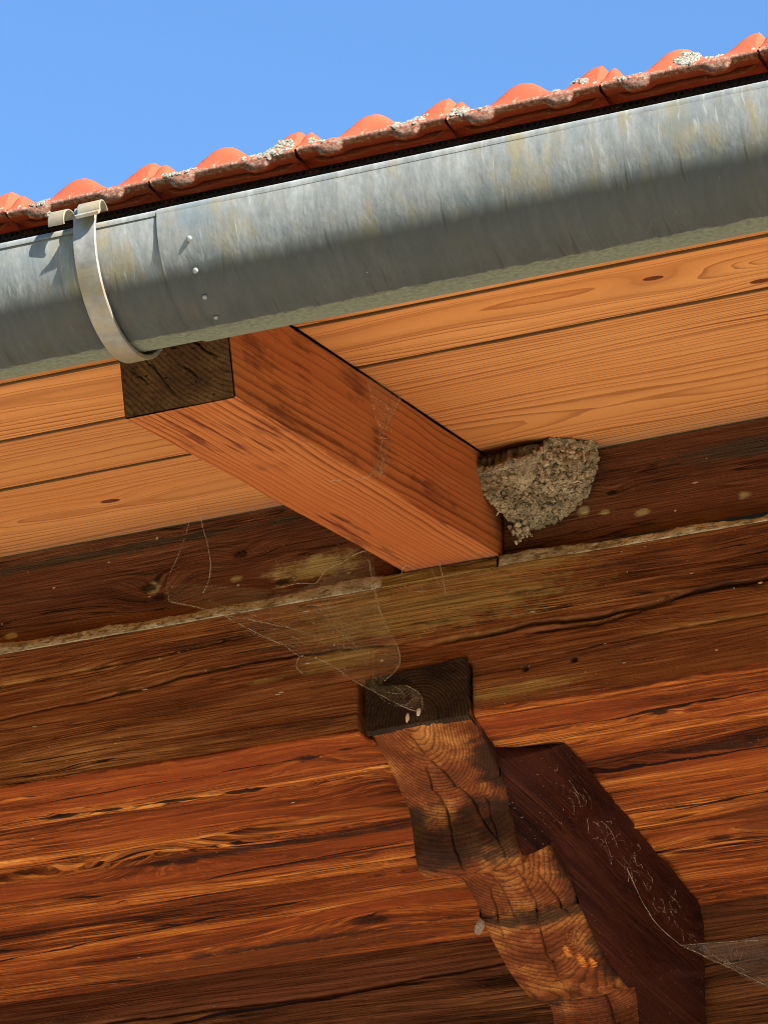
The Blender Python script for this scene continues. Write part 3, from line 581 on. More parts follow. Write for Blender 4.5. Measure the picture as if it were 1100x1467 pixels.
# ------------------------------------------------------------------ corbel
corbel = empty('carved_corbel', (0, 0, 0)); tag(corbel, 'carved wavy timber corbel with ring-grained lobes and dark square tip, under the purlin', 'corbel')
PROF = [(-.004, -.205), (.0, -.2065), (.03, -.213), (.06, -.221), (.085, -.2305), (.099, -.2385), (.105, -.2440), (.110, -.2425), (.120, -.2455), (.133, -.2525), (.142, -.266), (.147, -.286), (.153, -.306), (.165, -.3195), (.184, -.3245), (.198, -.318), (.212, -.303), (.23, -.286), (.252, -.273), (.28, -.2665), (.315, -.268), (.35, -.274), (.376, -.2845), (.387, -.2925), (.392, -.3015), (.398, -.2995), (.414, -.3085), (.45, -.321), (.485, -.332), (.525, -.340), (.565, -.343), (.595, -.341), (.612, -.334), (.626, -.322), (.64, -.318), (.66, -.325), (.672, -.345), (.68, -.40)]
XL, XR = -0.1665, -0.0385
def nose():
    pr = catmull(PROF, 24); s = np.r_[0, np.cumsum(np.hypot(*np.diff(pr, axis=0).T))]
    S = np.arange(0, s[-1], 0.0013); Y = np.interp(S, s, pr[:, 0]); Z = np.interp(S, s, pr[:, 1])
    ty = np.gradient(Y); tz = np.gradient(Z); L = np.hypot(ty, tz); ny, nz = tz / L, -ty / L          # outward = down/front
    X = np.linspace(XL, XR, 118)[None, :]; Sv = S[:, None]
    rr = np.hypot(X + 0.108, Z[:, None] + 0.176 + 0 * X)
    h = 0.0012 * fbm(X * 30, Sv * 30, 3, 400) + 0.0002 * np.sin(rr / 0.0062 * 2 * math.pi)
    def cr(pts, wd, dp, seed):
        nonlocal h
        pts = np.array(pts); xc = np.interp(Sv, pts[:, 1], pts[:, 0]) + 0.0012 * fbm(Sv * 60, Sv * 0, 3, seed) * 2
        tp = np.clip((Sv - pts[0, 1]) / 0.02, 0, 1) * np.clip((pts[-1, 1] - Sv) / 0.02, 0, 1)
        h = h - dp * tp * np.exp(-((X - xc) / wd) ** 2)
    cr([(-0.1201, 0.0101), (-0.1133, 0.0649), (-0.0963, 0.1106), (-0.0757, 0.1706), (-0.0583, 0.2018)], 0.0008, 0.007, 1)
    cr([(-0.1215, 0.0736), (-0.1250, 0.1155), (-0.1184, 0.1549), (-0.1143, 0.1895), (-0.1085, 0.245)], 0.0009, 0.008, 2)
    cr([(-0.0926, 0.400), (-0.0926, 0.4475), (-0.0904, 0.4758), (-0.1047, 0.5514), (-0.1066, 0.6075), (-.108, .66)], 0.0008, 0.006, 3)
    cr([(-0.0728, 0.410), (-0.0619, 0.4687), (-0.0506, 0.51)], 0.0009, 0.007, 4)
    cr([(-0.1393, 0.4226), (-0.1431, 0.4802), (-0.1519, 0.5339)], 0.0008, 0.006, 5)
    cr([(-0.128, 0.40), (-0.123, 0.47), (-0.12, 0.52)], 0.0006, 0.004, 8)
    cr([(-0.0886, 0.735), (-0.0828, 0.80)], 0.0010, 0.008, 6)
    cr([(-0.070, 0.13), (-0.062, 0.18), (-0.052, 0.235)], 0.0007, 0.005, 7)
    # splintered chip and beetle hole on the second lobe
    ch = np.exp(-(((X + 0.069) / 0.010) ** 2 + ((Sv - 0.54) / 0.02) ** 2)); h = h - 0.006 * ch * (0.6 + fbm(X * 250, Sv * 90, 2, 9))
    hl = np.exp(-(((X + 0.1055) / 0.005) ** 2 + ((Sv - 0.588) / 0.012) ** 2)); h = h - 0.006 * hl * (0.8 + 1.2 * fbm(X * 300, Sv * 300, 2, 10))
    bulge = np.abs((X - (XL + XR) / 2) / ((XR - XL) / 2)) ** 3.2; bulge = bulge * (1 - 0.9 * np.exp(-((Sv - 0.41) / 0.05) ** 2)); h = h - 0.0050 * bulge
    ed = np.clip(1 - (X - XL) / 0.003, 0, 1) ** 2 + np.clip(1 - (XR - X) / 0.003, 0, 1) ** 2
    h = h - 0.0014 * ed
    P = np.stack([X + 0 * h, Y[:, None] + ny[:, None] * h, Z[:, None] + nz[:, None] * h], -1)
    inw = np.stack([0 * ny, -0.3 * ny, -nz], -1)
    l = P[:, :1] + inw[:, None] * 0.018; r = P[:, -1:] + inw[:, None] * 0.018
    return np.concatenate([l, P, r], 1)
NP = nose()
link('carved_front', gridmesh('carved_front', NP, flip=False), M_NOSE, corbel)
def block():
    X = np.linspace(-0.1662, -0.0388, 112)[None, :]; v = np.linspace(0, 1, 66)[:, None]
    z = -0.2058 + (0.0665 + 0.010 * (X + 0.1662) / 0.128) * v
    h = 0.0018 * fbm(X * 40, z * 40, 4, 420) + 0.0010 * fbm(X * 240, z * 240, 2, 421)
    P = np.stack([X + 0 * z, -0.0065 - h + 0 * X, z], -1)
    t = P[-1:].copy(); t[..., 1] += 0.05; b = P[:1].copy(); b[..., 1] += 0.012; b[..., 2] -= 0.001
    P = np.concatenate([b, P, t], 0)
    l = P[:, :1].copy(); l[..., 1] = np.maximum(l[..., 1], 0.04); r = P[:, -1:].copy(); r[..., 1] = np.maximum(r[..., 1], 0.04)
    return np.concatenate([l, P, r], 1)
tip = link('tip_block', gridmesh('tip_block', block()), M_BLOCK, corbel); tip['label'] = 'blackened square end of the corbel'
def cheek():
    lo = catmull([(-.04, .096, -.222), (-.04, .13, -.243), (-.04, .15, -.275), (-.04, .172, -.309), (-.04, .20, -.303), (-.04, .238, -.268), (-.04, .28, -.256), (-.04, .35, -.264), (-.04, .39, -.287), (-.04, .43, -.306), (-.04, .50, -.328), (-.04, .60, -.335), (-.04, .63, -.312), (-.04, .68, -.46)], 16)
    up = np.array([(.036, .109, ZB - .004), (.043, .66, ZB - .004), (.043, .668, ZB - .006), (.043, .668, -.48)])
    def rs(P, n):
        s = np.r_[0, np.cumsum(np.linalg.norm(np.diff(P, axis=0), axis=1))]; t = np.linspace(0, s[-1], n); return np.stack([np.interp(t, s, P[:, i]) for i in range(3)], -1)
    n = 300; a = rs(lo, n); b = rs(up, n); v = np.linspace(0, 1, 90)[:, None, None]
    P = a[None] * (1 - v) + b[None] * v
    # keep the side nearly flat close to the upper edge and curl in towards the carved front
    cx = (-.041 + (.043 + .041) * np.clip(v[..., 0], 0, 1) ** 0.55); P[..., 0] = cx + 0 * P[..., 0]
    P[..., 0] += 0.004 * fbm(P[..., 1] * 9, P[..., 2] * 25, 3, 430) + 0.0016 * fbm(P[..., 1] * 30, P[..., 2] * 130, 3, 431) + 0.0008 * fbm(P[..., 1] * 60, P[..., 2] * 400, 2, 432)
    f = P[:, :1].copy(); f[..., 0] = -.041; f[..., 2] = -.2
    return np.concatenate([f, P], 1)
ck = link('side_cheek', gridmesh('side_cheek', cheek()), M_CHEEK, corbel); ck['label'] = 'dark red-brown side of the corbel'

# ------------------------------------------------------------------ rafter
H = 0.122; RL = -0.80
rafter = empty('rafter', (0, 0, 0), (A, 0, 0)); tag(rafter, 'orange-brown squared rafter with a dark sawn end, running up to the wall', 'rafter')
def rafter_mesh():
    # local frame: y along the slope, z square to it; end cut plumb
    bm = bmesh.new(); y1 = 0.16
    ye_bot = RL / CA; ye_top = ye_bot + H * math.tan(A) * 1.0 
    ys = np.linspace(0, 1, 26)
    prof = [(-0.12, 0), (0, 0), (0, H), (-0.12, H)]
    vs = []
    for i, t in enumerate(ys):
        row = []
        for j, (x, z) in enumerate(prof):
            y0 = ye_bot + (z / H) * (-0.004 + 0.0 * (ye_top - ye_bot)) 
            jx = 0.0012 * float(vnoise(np.array(t * 9.0), np.array(j * 3.1), 5)); jz = 0.0012 * float(vnoise(np.array(t * 7.0), np.array(j * 2.3 + 9), 6))
            row.append(bm.verts.new((x + jx, y0 + (y1 - y0) * t, z + jz)))
        vs.append(row)
    for i in range(len(ys) - 1):
        for j in range(4):
            bm.faces.new((vs[i][j], vs[i][(j + 1) % 4], vs[i + 1][(j + 1) % 4], vs[i + 1][j]))
    bm.faces.new(vs[-1])
    bm.normal_update()
    long_e = [e for e in bm.edges if len(e.link_faces) == 2 and e.calc_face_angle(0) > 0.6]
    bmesh.ops.bevel(bm, geom=long_e, offset=0.0026, segments=3, affect='EDGES', profile=0.5)
    bm.normal_update()
    me = bpy.data.meshes.new('rafter_beam'); bm.to_mesh(me); bm.free(); return me
rb = link('beam', rafter_mesh(), M_RAFTER, rafter)
rb['half_width'] = 9.0; rb['pith_s'] = -0.27; rb['pith_t'] = 0.24; rb['k1u'] = 9.0; rb['k1s'] = 9.0; rb['k1r'] = 0.001; rb['k2u'] = 9.0; rb['k2s'] = 9.0; rb['k2r'] = 0.001
def rafter_end():
    X = np.linspace(-0.1190, -0.0010, 110)[None, :]; v = np.linspace(0.001, 0.121, 110)[:, None]
    y = RL / CA - 0.0012 - 0.0042 * v / H + 0 * X
    h = 0.0008 * fbm(X * 50, v * 50, 4, 440) + 0.0006 * fbm(X * 300, v * 300, 2, 441)
    def cr(p, q, wd, dp, seed):
        nonlocal h
        p = np.array(p); q = np.array(q); d = q - p; L2 = d @ d; t = ((X - p[0]) * d[0] + (v - p[1]) * d[1]) / L2
        dist = ((X - p[0]) * d[1] - (v - p[1]) * d[0]) / math.sqrt(L2) + 0.0012 * fbm(t * 9, t * 0, 3, seed) * 2
        h = h - dp * np.clip(np.minimum(t, 1 - t) / 0.2, 0, 1) * np.exp(-(dist / wd) ** 2) * ((t > 0) & (t < 1))
    cr((-0.097, 0.066), (-0.060, 0.012), 0.0006, 0.0035, 3); cr((-0.044, 0.072), (-0.014, 0.044), 0.0007, 0.004, 4); cr((-0.052, 0.045), (-0.035, 0.026), 0.0006, 0.004, 5)
    cr((-0.085, 0.078), (-0.055, 0.062), 0.0006, 0.004, 6); cr((-0.11, 0.05), (-0.09, 0.03), 0.0005, 0.003, 8)
    P = np.stack([X + 0 * y, y - h, v + 0 * X], -1); return gridmesh('rafter_end', P)
re_ = link('end_face', rafter_end(), M_RAFTER_END, rafter); re_['label'] = 'dark cracked end grain of the rafter'

# ------------------------------------------------------------------ soffit boards
soffit = empty('soffit', (0, 0, 0), (A, 0, 0)); tag(soffit, 'bright orange planed softwood soffit boards above the rafter, under the roof', 'soffit')
def board(x0, x1, y0, y1, ps, pt, knots=()):
    yc = (y0 + y1) / 2; xc = (x0 + x1) / 2; g_ = 0.0024
    me = boxmesh('soffit_board', (x0 - xc, y0 - yc + g_, 0), (x1 - xc, y1 - yc - g_, 0.02), 0.0035, 2)
    o = link('soffit_board', me, M_SOFFIT, soffit, loc=(xc, yc, H)); o['pith_s'] = ps; o['pith_t'] = pt; o['half_width'] = (y1 - y0) / 2 - g_
    kk = list(knots) + [(99.0, 99.0, 0.001)] * 2
    for i in (1, 2): o['k%du' % i], o['k%ds' % i], o['k%dr' % i] = kk[i - 1][0] - xc, kk[i - 1][1] - yc, kk[i - 1][2]
    return o
H2 = 0.0005
board(-3.2, -0.1205, -0.86, -0.637, 0.06, -0.05)
board(-3.2, -0.1205, -0.637, -0.434, -0.03, -0.035)
board(-3.2, -0.1205, -0.434, -0.243, 0.03, -0.06)
board(-3.2, -0.1205, -0.243, 0.09, -0.02, -0.045, [(-0.4455, -0.111, 0.0085)])
board(0.0005, 3.2, -0.86, -0.630, 0.05, -0.05)
board(0.0005, 3.2, -0.630, -0.4515, -0.012, -0.03, [(0.3735, -0.563, 0.0075), (0.468, -0.482, 0.008)])
board(0.0005, 3.2, -0.4515, 0.09, 0.06, -0.075)
# roof deck above
# ------------------------------------------------------------------ roof: deck, vent comb, tiles
roof = empty('tiled_roof', (0, -0.86, 0.0)); tag(roof, 'red clay tile roof edge with grey lichen, above the gutter', 'roof')
dk = boxmesh('roof_deck', (-4, -0.80, H + 0.021), (4, 5.0, H + 0.045))
d = link('roof_deck', dk, M_DECK, roof, loc=(0, 0.86, 0), rot=(A, 0, 0))
TP = 0.1597; T0 = -0.0615; TYF = -0.886; TZ = 0.0225
def tile_h(t):
    """height of the front face over the tile's width, t in 0..1 from the joint"""
    def hump(c, wdt, h): return h * np.exp(-np.abs((t - c) / wdt) ** 2.6)
    return 0.0085 + hump(0.065, 0.050, 0.0185) + hump(0.47, 0.160, 0.0245) + hump(0.985, 0.175, 0.0245)
def tile_mesh(seed):
    n = 72; t = np.linspace(0.006, 0.992, n); x = t * TP; hh = tile_h(t) + 0.0004 * fbm(t * 9, t * 0, 2, seed)
    pad = 0.0075 * (1 / (1 + np.exp(-(0.075 - np.abs(t - 0.225)) / 0.010)) + 1 / (1 + np.exp(-(0.075 - np.abs(t - 0.735)) / 0.010)))
    rows = []
    def row(y, z): rows.append(np.stack([x, np.broadcast_to(y, x.shape), np.broadcast_to(z, x.shape)], -1))
    w1 = 0.0007 * fbm(t * 22, t * 0 + 3, 3, seed + 1)
    row(0.10, 0.026); row(0.016, -0.0045 - pad * 0.5); row(0.0055, -0.0058 - pad); row(0.0026, -0.0048 - pad * .9); row(0.0006, -0.0035 + w1)
    row(0.0, 0.0 + w1); row(0.0016, 0.0022 + w1); row(0.0035, 0.18 * hh + 0.001); row(0.0065, 0.45 * hh); row(0.0105, 0.72 * hh); row(0.0155, 0.90 * hh); row(0.024, hh); row(0.04, hh + 0.004); row(0.10, hh + 0.018); row(0.32, hh + 0.07)
    P = np.stack(rows, 0)
    a = P[:, :1].copy(); a[..., 2] = np.minimum(a[..., 2], -0.002) ; a[..., 0] += 0.0004; b = P[:, -1:].copy(); b[..., 2] = np.minimum(b[..., 2], -0.002); b[..., 0] -= 0.0004
    P = np.concatenate([a, P, b], 1)
    body = P; R_, C_ = P.shape[:2]; V = [tuple(v) for v in P.reshape(-1, 3)]; F = [(i * C_ + j, i * C_ + j + 1, (i + 1) * C_ + j + 1, (i + 1) * C_ + j) for i in range(R_ - 1) for j in range(C_ - 1)]
    # transverse rib under the tile, set back from the edge
    xs = [0.012, 0.022, 0.060, 0.072, 0.096, 0.108, 0.142, 0.152]; zb = [-0.004, -0.0108, -0.0108, -0.0082, -0.0082, -0.0108, -0.0108, -0.004]
    base = len(V)
    for xx, zl in zip(xs, zb):
        V += [(xx, 0.0200, -0.003), (xx, 0.0185, zl + 0.002), (xx, 0.0195, zl), (xx, 0.0250, zl + 0.001)]
    for i in range(len(xs) - 1):
        for j in range(3): F.append((base + i * 4 + j, base + (i + 1) * 4 + j, base + (i + 1) * 4 + j + 1, base + i * 4 + j + 1))
    F.append((base, base + 1, base + 2, base + 3)); e_ = base + (len(xs) - 1) * 4; F.append((e_ + 3, e_ + 2, e_ + 1, e_))
    me = pymesh('roof_tile', V, F, smooth=True)
    bm = bmesh.new(); bm.from_mesh(me); bmesh.ops.recalc_face_normals(bm, faces=bm.faces); bm.to_mesh(me); bm.free()
    return me
def lichen_mesh(cx, cz, rx, rz, n, ring=False, seed=0):
    """crust of small lobes on the front face of a tile, tile-local coordinates"""
    parts = []
    r_ = np.random.default_rng(seed)
    for i in range(n):
        an = r_.random() * 2 * math.pi; q = (0.75 + 0.3 * r_.random()) if ring else math.sqrt(r_.random())
        if ring: an = r_.random() * math.pi
        x = cx + rx * q * math.cos(an); z = cz + rz * q * math.sin(an)
        t = np.array(x / TP); hh = float(tile_h(t)); z = max(z, -0.014); fr = z / hh
        if fr > 0.97: continue
        yy = float(np.interp(fr, [-1.5, -0.5, -0.1, 0, .1, .18, .45, .72, .9, 1], [0.006, 0.004, .001, 0, .0016, .0035, .0065, .0105, .0155, .024]))
        s = 0.0011 + 0.0018 * r_.random()
        parts.append(lump((x, yy - 0.0002, z), (s * 1.3, s * 0.35, s), 1, 0.35, rot=0))
    return joinmeshes('lichen', parts)
LICH = {0: [(0.030, 0.002, 0.020, 0.006, 40, 0), (0.105, 0.004, 0.006, 0.004, 12, 0)], -1: [(0.035, 0.004, 0.012, 0.006, 30, 0), (0.043, -0.008, 0.010, 0.005, 24, 0)],
        1: [(0.025, 0.006, 0.014, 0.007, 36, 0), (0.12, 0.005, 0.020, 0.008, 60, 0)], 2: [(0.020, 0.006, 0.022, 0.009, 90, 0), (0.128, 0.004, 0.018, 0.012, 90, 1)], 3: [(0.03, 0.002, 0.012, 0.006, 24, 0), (0.088, 0.010, 0.011, 0.010, 90, 0), (0.115, 0.008, 0.009, 0.006, 40, 0)],
        4: [(0.02, 0.004, 0.010, 0.006, 40, 0)], -2: [(0.12, 0.004, 0.012, 0.006, 40, 0)]}
LICH[0].append((0.132, 0.008, 0.026, 0.011, 130, 0))
for k_ in range(-3, 6):
    o = link('roof_tile', tile_mesh(500 + 7 * k_), M_TILE, roof, loc=(T0 + k_ * TP, TYF + 0.86, TZ + 0.0012 * math.sin(k_ * 2.1)), rot=(0.006 * math.sin(k_ * 3.3), 0.006 * math.sin(k_ * 1.7 + 1), 0.005 * math.sin(k_ * 2.9)))
    for i, (cx, cz, rx, rz, n, ring) in enumerate(LICH.get(k_, [])):
        link('lichen', lichen_mesh(cx, cz, rx, rz, n, bool(ring), 900 + k_ * 11 + i), M_LICHEN, o)
# plain tiles out of frame keep the roof going
def comb_mesh():
    px, pz = 0.0066, 0.0066; r = 0.0024; V = []; F = []; x0, x1 = -0.62, 0.86; rowsn = 7
    z0 = -0.0325
    nx = int((x1 - x0) / px); idx = 0
    for j in range(rowsn):
        off = (j % 2) * px / 2
        for i in range(nx):
            cx = x0 + (i + .5) * px + off; cz = z0 + (j + .5) * pz
            b = len(V)
            for kx, kz in ((-.5, -.5), (.5, -.5), (.5, .5), (-.5, .5)): V.append((cx + kx * px, 0, cz + kz * pz))
            for q in range(8):
                an = math.pi / 4 * q + math.pi / 8; V.append((cx + r * math.cos(an), 0.0, cz + r * math.sin(an)))
            for q in range(8):
                an = math.pi / 4 * q + math.pi / 8; V.append((cx + r * math.cos(an), 0.0025, cz + r * math.sin(an)))
            h8 = [b + 4 + q for q in range(8)]     # 22.5,67.5,112.5,157.5,202.5,247.5,292.5,337.5
            c0, c1, c2, c3 = b, b + 1, b + 2, b + 3
            F += [(c1, c2, h8[0], h8[7]), (c2, h8[1], h8[0]), (c2, c3, h8[2], h8[1]), (c3, h8[3], h8[2]), (c3, c0, h8[4], h8[3]), (c0, h8[5], h8[4]), (c0, c1, h8[6], h8[5]), (c1, h8[7], h8[6])]
            for q in range(8): F.append((h8[q], h8[(q + 1) % 8], h8[(q + 1) % 8] + 8, h8[q] + 8))
    return pymesh('vent_comb', V, F)
link('vent_comb', comb_mesh(), M_COMB, roof, loc=(0, 0.0025, 0.0))
link('eaves_batten', boxmesh('eaves_batten', (-3, 0.03, -0.03), (3, 0.06, 0.02), 0.002), M_DECK, roof)

# ------------------------------------------------------------------ gutter
GR = 0.086; GY = -0.906; GZ = -0.092
gutter = empty('rain_gutter', (0, GY, GZ)); tag(gutter, 'weathered grey zinc half-round rain gutter with streaks and green algae below', 'gutter')
def trough(x0, x1, r, seed, dense=True):
    X = np.unique(np.concatenate([[x0], np.arange(max(x0, -0.75), min(x1, 0.95), 0.01), [x1]]))[None, :]
    th = np.linspace(0, math.pi, 90)[:, None]
    rr = r + 0.0006 * fbm(X * 6, th * 2, 3, seed)
    out = np.stack([X + 0 * th, -rr * np.cos(th), -rr * np.sin(th)], -1)
    inn = np.stack([X + 0 * th, -(rr - 0.0009) * np.cos(th), -(rr - 0.0009) * np.sin(th)], -1)[::-1]
    P = np.concatenate([out, inn, out[:1]], 0); uvo = np.stack([X + 0 * th, th * r + 0 * X], -1); uv = np.concatenate([uvo, uvo[::-1], uvo[:1]], 0)
    e0 = P[:, :1]; 
    return gridmesh('gutter_section', P, uv=uv, flip=True)
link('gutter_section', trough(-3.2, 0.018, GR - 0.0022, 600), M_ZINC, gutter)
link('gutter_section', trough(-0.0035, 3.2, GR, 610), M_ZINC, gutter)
def bead(x0, x1, r):
    X = np.linspace(x0, x1, 120)[None, :]; th = np.linspace(-0.4, 2 * math.pi * 0.86, 22)[:, None]
    P = np.stack([X + 0 * th, r - r * np.cos(th) + 0 * X, r * np.sin(th) + 0 * X], -1)
    uv = np.stack([X + 0 * th, 0.01 + th * 0.002 + 0 * X], -1)
    return gridmesh('bead', P, uv=uv, flip=True)
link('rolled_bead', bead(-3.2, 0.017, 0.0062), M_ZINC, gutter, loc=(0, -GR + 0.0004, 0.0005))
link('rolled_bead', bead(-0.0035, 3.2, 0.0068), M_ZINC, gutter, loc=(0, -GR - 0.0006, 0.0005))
for an, X_, rr in ((22, 0.029, .0030), (43, 0.0285, .0030), (62, 0.029, .0026), (80, 0.030, .0026)):
    t = math.radians(an); pts, f = lump((0, 0, 0), (rr, rr, rr * .6), 2, 0.12, rot=0)
    Mx = Matrix.Rotation(math.pi / 2 + t, 3, 'X')
    me = pymesh('rivet', [tuple(Mx @ Vector(p)) for p in pts], f, smooth=True)
    link('rivet', me, M_RIVET, gutter, loc=(X_, -(GR + .001) * math.cos(t), -(GR + .001) * math.sin(t)))

# ------------------------------------------------------------------ gutter bracket
brk = empty('gutter_bracket', (-0.0785, GY, GZ)); tag(brk, 'galvanised strap bracket with folded clips wrapped round the gutter', 'bracket')
def strip(path, w, th, name, closed=False):
    """path: list of (y,z); flat bar of width w along X and thickness th"""
    P = np.array(path); d = np.gradient(P, axis=0); L = np.hypot(d[:, 0], d[:, 1]); n = np.stack([d[:, 1] / L, -d[:, 0] / L], -1)
    V = []; F = []
    for i, (p, q) in enumerate(zip(P, n)):
        o_ = p + q * th / 2; i_ = p - q * th / 2; c = 0.0006
        V += [(-w / 2 + c, *o_), (w / 2 - c, *o_), (w / 2, *(o_ * .8 + i_ * .2)), (w / 2, *(o_ * .2 + i_ * .8)), (w / 2 - c, *i_), (-w / 2 + c, *i_), (-w / 2, *(o_ * .2 + i_ * .8)), (-w / 2, *(o_ * .8 + i_ * .2))]
    for i in range(len(P) - 1):
        for j in range(8): F.append((i * 8 + j, i * 8 + (j + 1) % 8, (i + 1) * 8 + (j + 1) % 8, (i + 1) * 8 + j))
    F.append(tuple(range(8))[::-1]); F.append(tuple((len(P) - 1) * 8 + j for j in range(8)))
    me = pymesh(name, V, F); bm = bmesh.new(); bm.from_mesh(me); bmesh.ops.recalc_face_normals(bm, faces=bm.faces); bm.to_mesh(me); bm.free()
    return me
RS = GR + 0.0038
sp_ = [(-RS + 0.002, 0.022), (-RS + 0.0005, 0.014), (-RS, 0.006)] + [(-RS * math.cos(t), -RS * math.sin(t)) for t in np.linspace(0, math.pi * 0.97, 60)] + [(RS - 0.002, 0.02), (RS + 0.02, 0.06)]
link('strap', strip(sp_, 0.0235, 0.0048, 'strap'), M_GALV, brk)
def clip_path(r, a0, a1, c, tail=()):
    return [(c[0] - r * math.cos(t), c[1] + r * math.sin(t)) for t in np.linspace(a0, a1, 24)] + list(tail)
cl1 = strip(clip_path(0.0135, -0.55, 2.3, (-GR + 0.0015, 0.009)), 0.018, 0.0016, 'clip'); link('clip', cl1, M_GALV, brk, loc=(-0.0190, -0.002, 0.0005), rot=(0, 0.06, -0.08))
cl2 = strip([(-GR - 0.020, -0.0015), (-GR - 0.0165, -0.0025), (-GR - 0.0135, 0.001)] + clip_path(0.0115, -0.35, 2.5, (-GR - 0.001, 0.0085)), 0.024, 0.0016, 'clip2'); link('clip', cl2, M_GALV, brk, loc=(0.0035, 0.000, 0.0055), rot=(0, -0.05, 0.05))

# ------------------------------------------------------------------ nest
nest = empty('mud_nest', (0.062, 0.015, 0.10)); tag(nest, 'cup-shaped bird nest of tan mud pellets in the corner of rafter and soffit', 'nest')
NC = np.array((0.0560, 0.020, 0.1085)); NR = np.array((0.071, 0.093, 0.070))
def soff_z(y): return (H / CA) + y * math.tan(A)
def nest_pt(th, ph):
    """th: 0 (rafter) .. pi (far side), ph: 0 (rim) .. pi/2 (bottom); built against the rafter, so the left side runs forward along it"""
    q = (1 - math.cos(th)) / 2; xr = -0.006 + 0.131 * q; xc = 0.052 - 0.020 * (ph / 1.57) ** 1.5
    sh = 1 - 0.10 * ((0.045 - xr) / 0.05) ** 2 if xr < 0.045 else math.sqrt(max(0.0, 1 - ((xr - 0.045) / 0.081) ** 2.4))
    wob = 1 + 0.03 * math.sin(5 * th + 3 * ph)
    x = xc + (xr - xc) * math.cos(ph) ** 0.80 * wob; y = NC[1] - 0.090 * sh * math.cos(ph) ** 0.80 * wob; z = NC[2] - math.sin(ph) * NR[2]
    return np.array((x, y, z))
def nest_shell():
    n, m = 60, 44; P = np.zeros((m, n, 3))
    for i in range(m):
        for j in range(n):
            P[i, j] = nest_pt(math.pi * j / (n - 1), (math.pi / 2) * (i / (m - 1)) ** 0.9 * 0.995)
    P[0, :, 2] = NC[2]
    nz = 0.003 * fbm(np.arange(n)[None, :] * .5, np.arange(m)[:, None] * .5, 3, 700); P[..., 1] -= nz
    return P
P = nest_shell(); off = np.array((0.062, 0.015, 0.10))
# raised rim on the right side reaches the soffit
def rim_top(th):
    f = th / math.pi
    return float(np.interp(f, [0, 0.10, 0.16, 0.30, 0.52, 0.60, 0.66, 1.0], [-0.009, -0.018, -0.026, -0.030, -0.028, -0.017, 0.004, 0.03]))
rows = []
for q in (1.0, 0.66, 0.33):
    row = P[0].copy(); row[:, 2] = [min(NC[2] + rim_top(math.pi * j / 59) * q, soff_z(P[0, j, 1]) - 0.001) for j in range(60)]; rows.append(row)
P[..., 2] = np.minimum(P[..., 2], NC[2] + np.array([rim_top(math.pi * j / 59) for j in range(60)])[None, :])
inner = P[0].copy(); inner[:, 2] -= 0.02; inner[:, 0] = NC[0] + (inner[:, 0] - NC[0]) * .8; inner[:, 1] = NC[1] + (inner[:, 1] - NC[1]) * .8
PP = np.concatenate([inner[None], rows[0][None], rows[1][None], rows[2][None], P], 0) - off
link('cup', gridmesh('nest_cup', PP), M_MUD, nest)
parts = []
for i in range(2100):
    th = math.pi * rng.random(); ph = -0.30 + 1.84 * rng.random()
    p = nest_pt(th, max(ph, 0.0))
    if ph < 0:
        top = rim_top(th); zt = min(NC[2] + top, soff_z(p[1]) - 0.003); p[2] = NC[2] + (zt - NC[2]) * (-ph / 0.30)
        if top < 0: p[2] = NC[2] + top * (0.9 + .2 * rng.random())
    p[2] = min(p[2], NC[2] + rim_top(th) + .001)
    s = 0.0020 + 0.0022 * rng.random() ** 1.6
    d_ = p - (NC - np.array((0, 0, .02))); d_ /= np.linalg.norm(d_)
    parts.append(lump(p - off + d_ * s * (-0.2 + 1.3 * rng.random()), (s * 1.3, s, s * 0.75), 1, 0.38))
o = link('mud_pellets', joinmeshes('mud_pellets', parts), M_MUD, nest, smooth=False); o['kind'] = 'stuff'
parts = []
base = np.array((0.031, -0.006, 0.028)) - off
for i in range(46):
    q = rng.normal(size=3) * np.array((0.0055, 0.004, 0.0065)); parts.append(lump(base + q + np.array((0, .004, 0)), np.array((1, 1, .8)) * (0.002 + .002 * rng.random()), 1, .3))
for i in range(30):
    t = i / 29; parts.append(lump(base + np.array((0.004 + 0.02 * t, 0.014, 0.012 + 0.014 * t)) + rng.normal(size=3) * .003, np.array((1, 1, .8)) * (0.002 + .0015 * rng.random()), 1, .3))
link('hanging_clod', joinmeshes('hanging_clod', parts), M_MUD, nest)
v, f = lump((0, 0, 0), (0.0098, 0.006, 0.0048), 3, 0.02, rot=0); 
e_ = link('pale_egg_shape', pymesh('pale_oval', v, f, smooth=True), M_PALE, nest, loc=tuple(np.array((0.046, -0.060, 0.0985)) - off), rot=(0, -0.1, 0)); e_['label'] = 'pale oval thing showing in the nest opening'
for a_, b_ in (((0.004, -0.060, 0.125), (0.016, -0.068, 0.112)), ((0.062, -0.070, 0.112), (0.078, -0.072, 0.121)), ((0.108, -0.03, 0.062), (0.120, -0.038, 0.056)), ((0.016, -0.03, 0.042), (0.012, -0.034, 0.034)), ((0.026, -0.03, 0.040), (0.025, -0.036, 0.030)), ((0.09, -0.05, 0.10), (0.104, -0.052, 0.094)), ((0.12, -0.03, 0.1), (0.124, -0.034, 0.085))):
    a_ = Vector(a_); b_ = Vector(b_); m_ = (a_ + b_) / 2 + Vector((0.001, -0.002, 0.001))
    link('straw', pymesh('straw', *tube([a_ - Vector(off), m_ - Vector(off), b_ - Vector(off)], 0.0009, 5)), M_STRAW, nest)

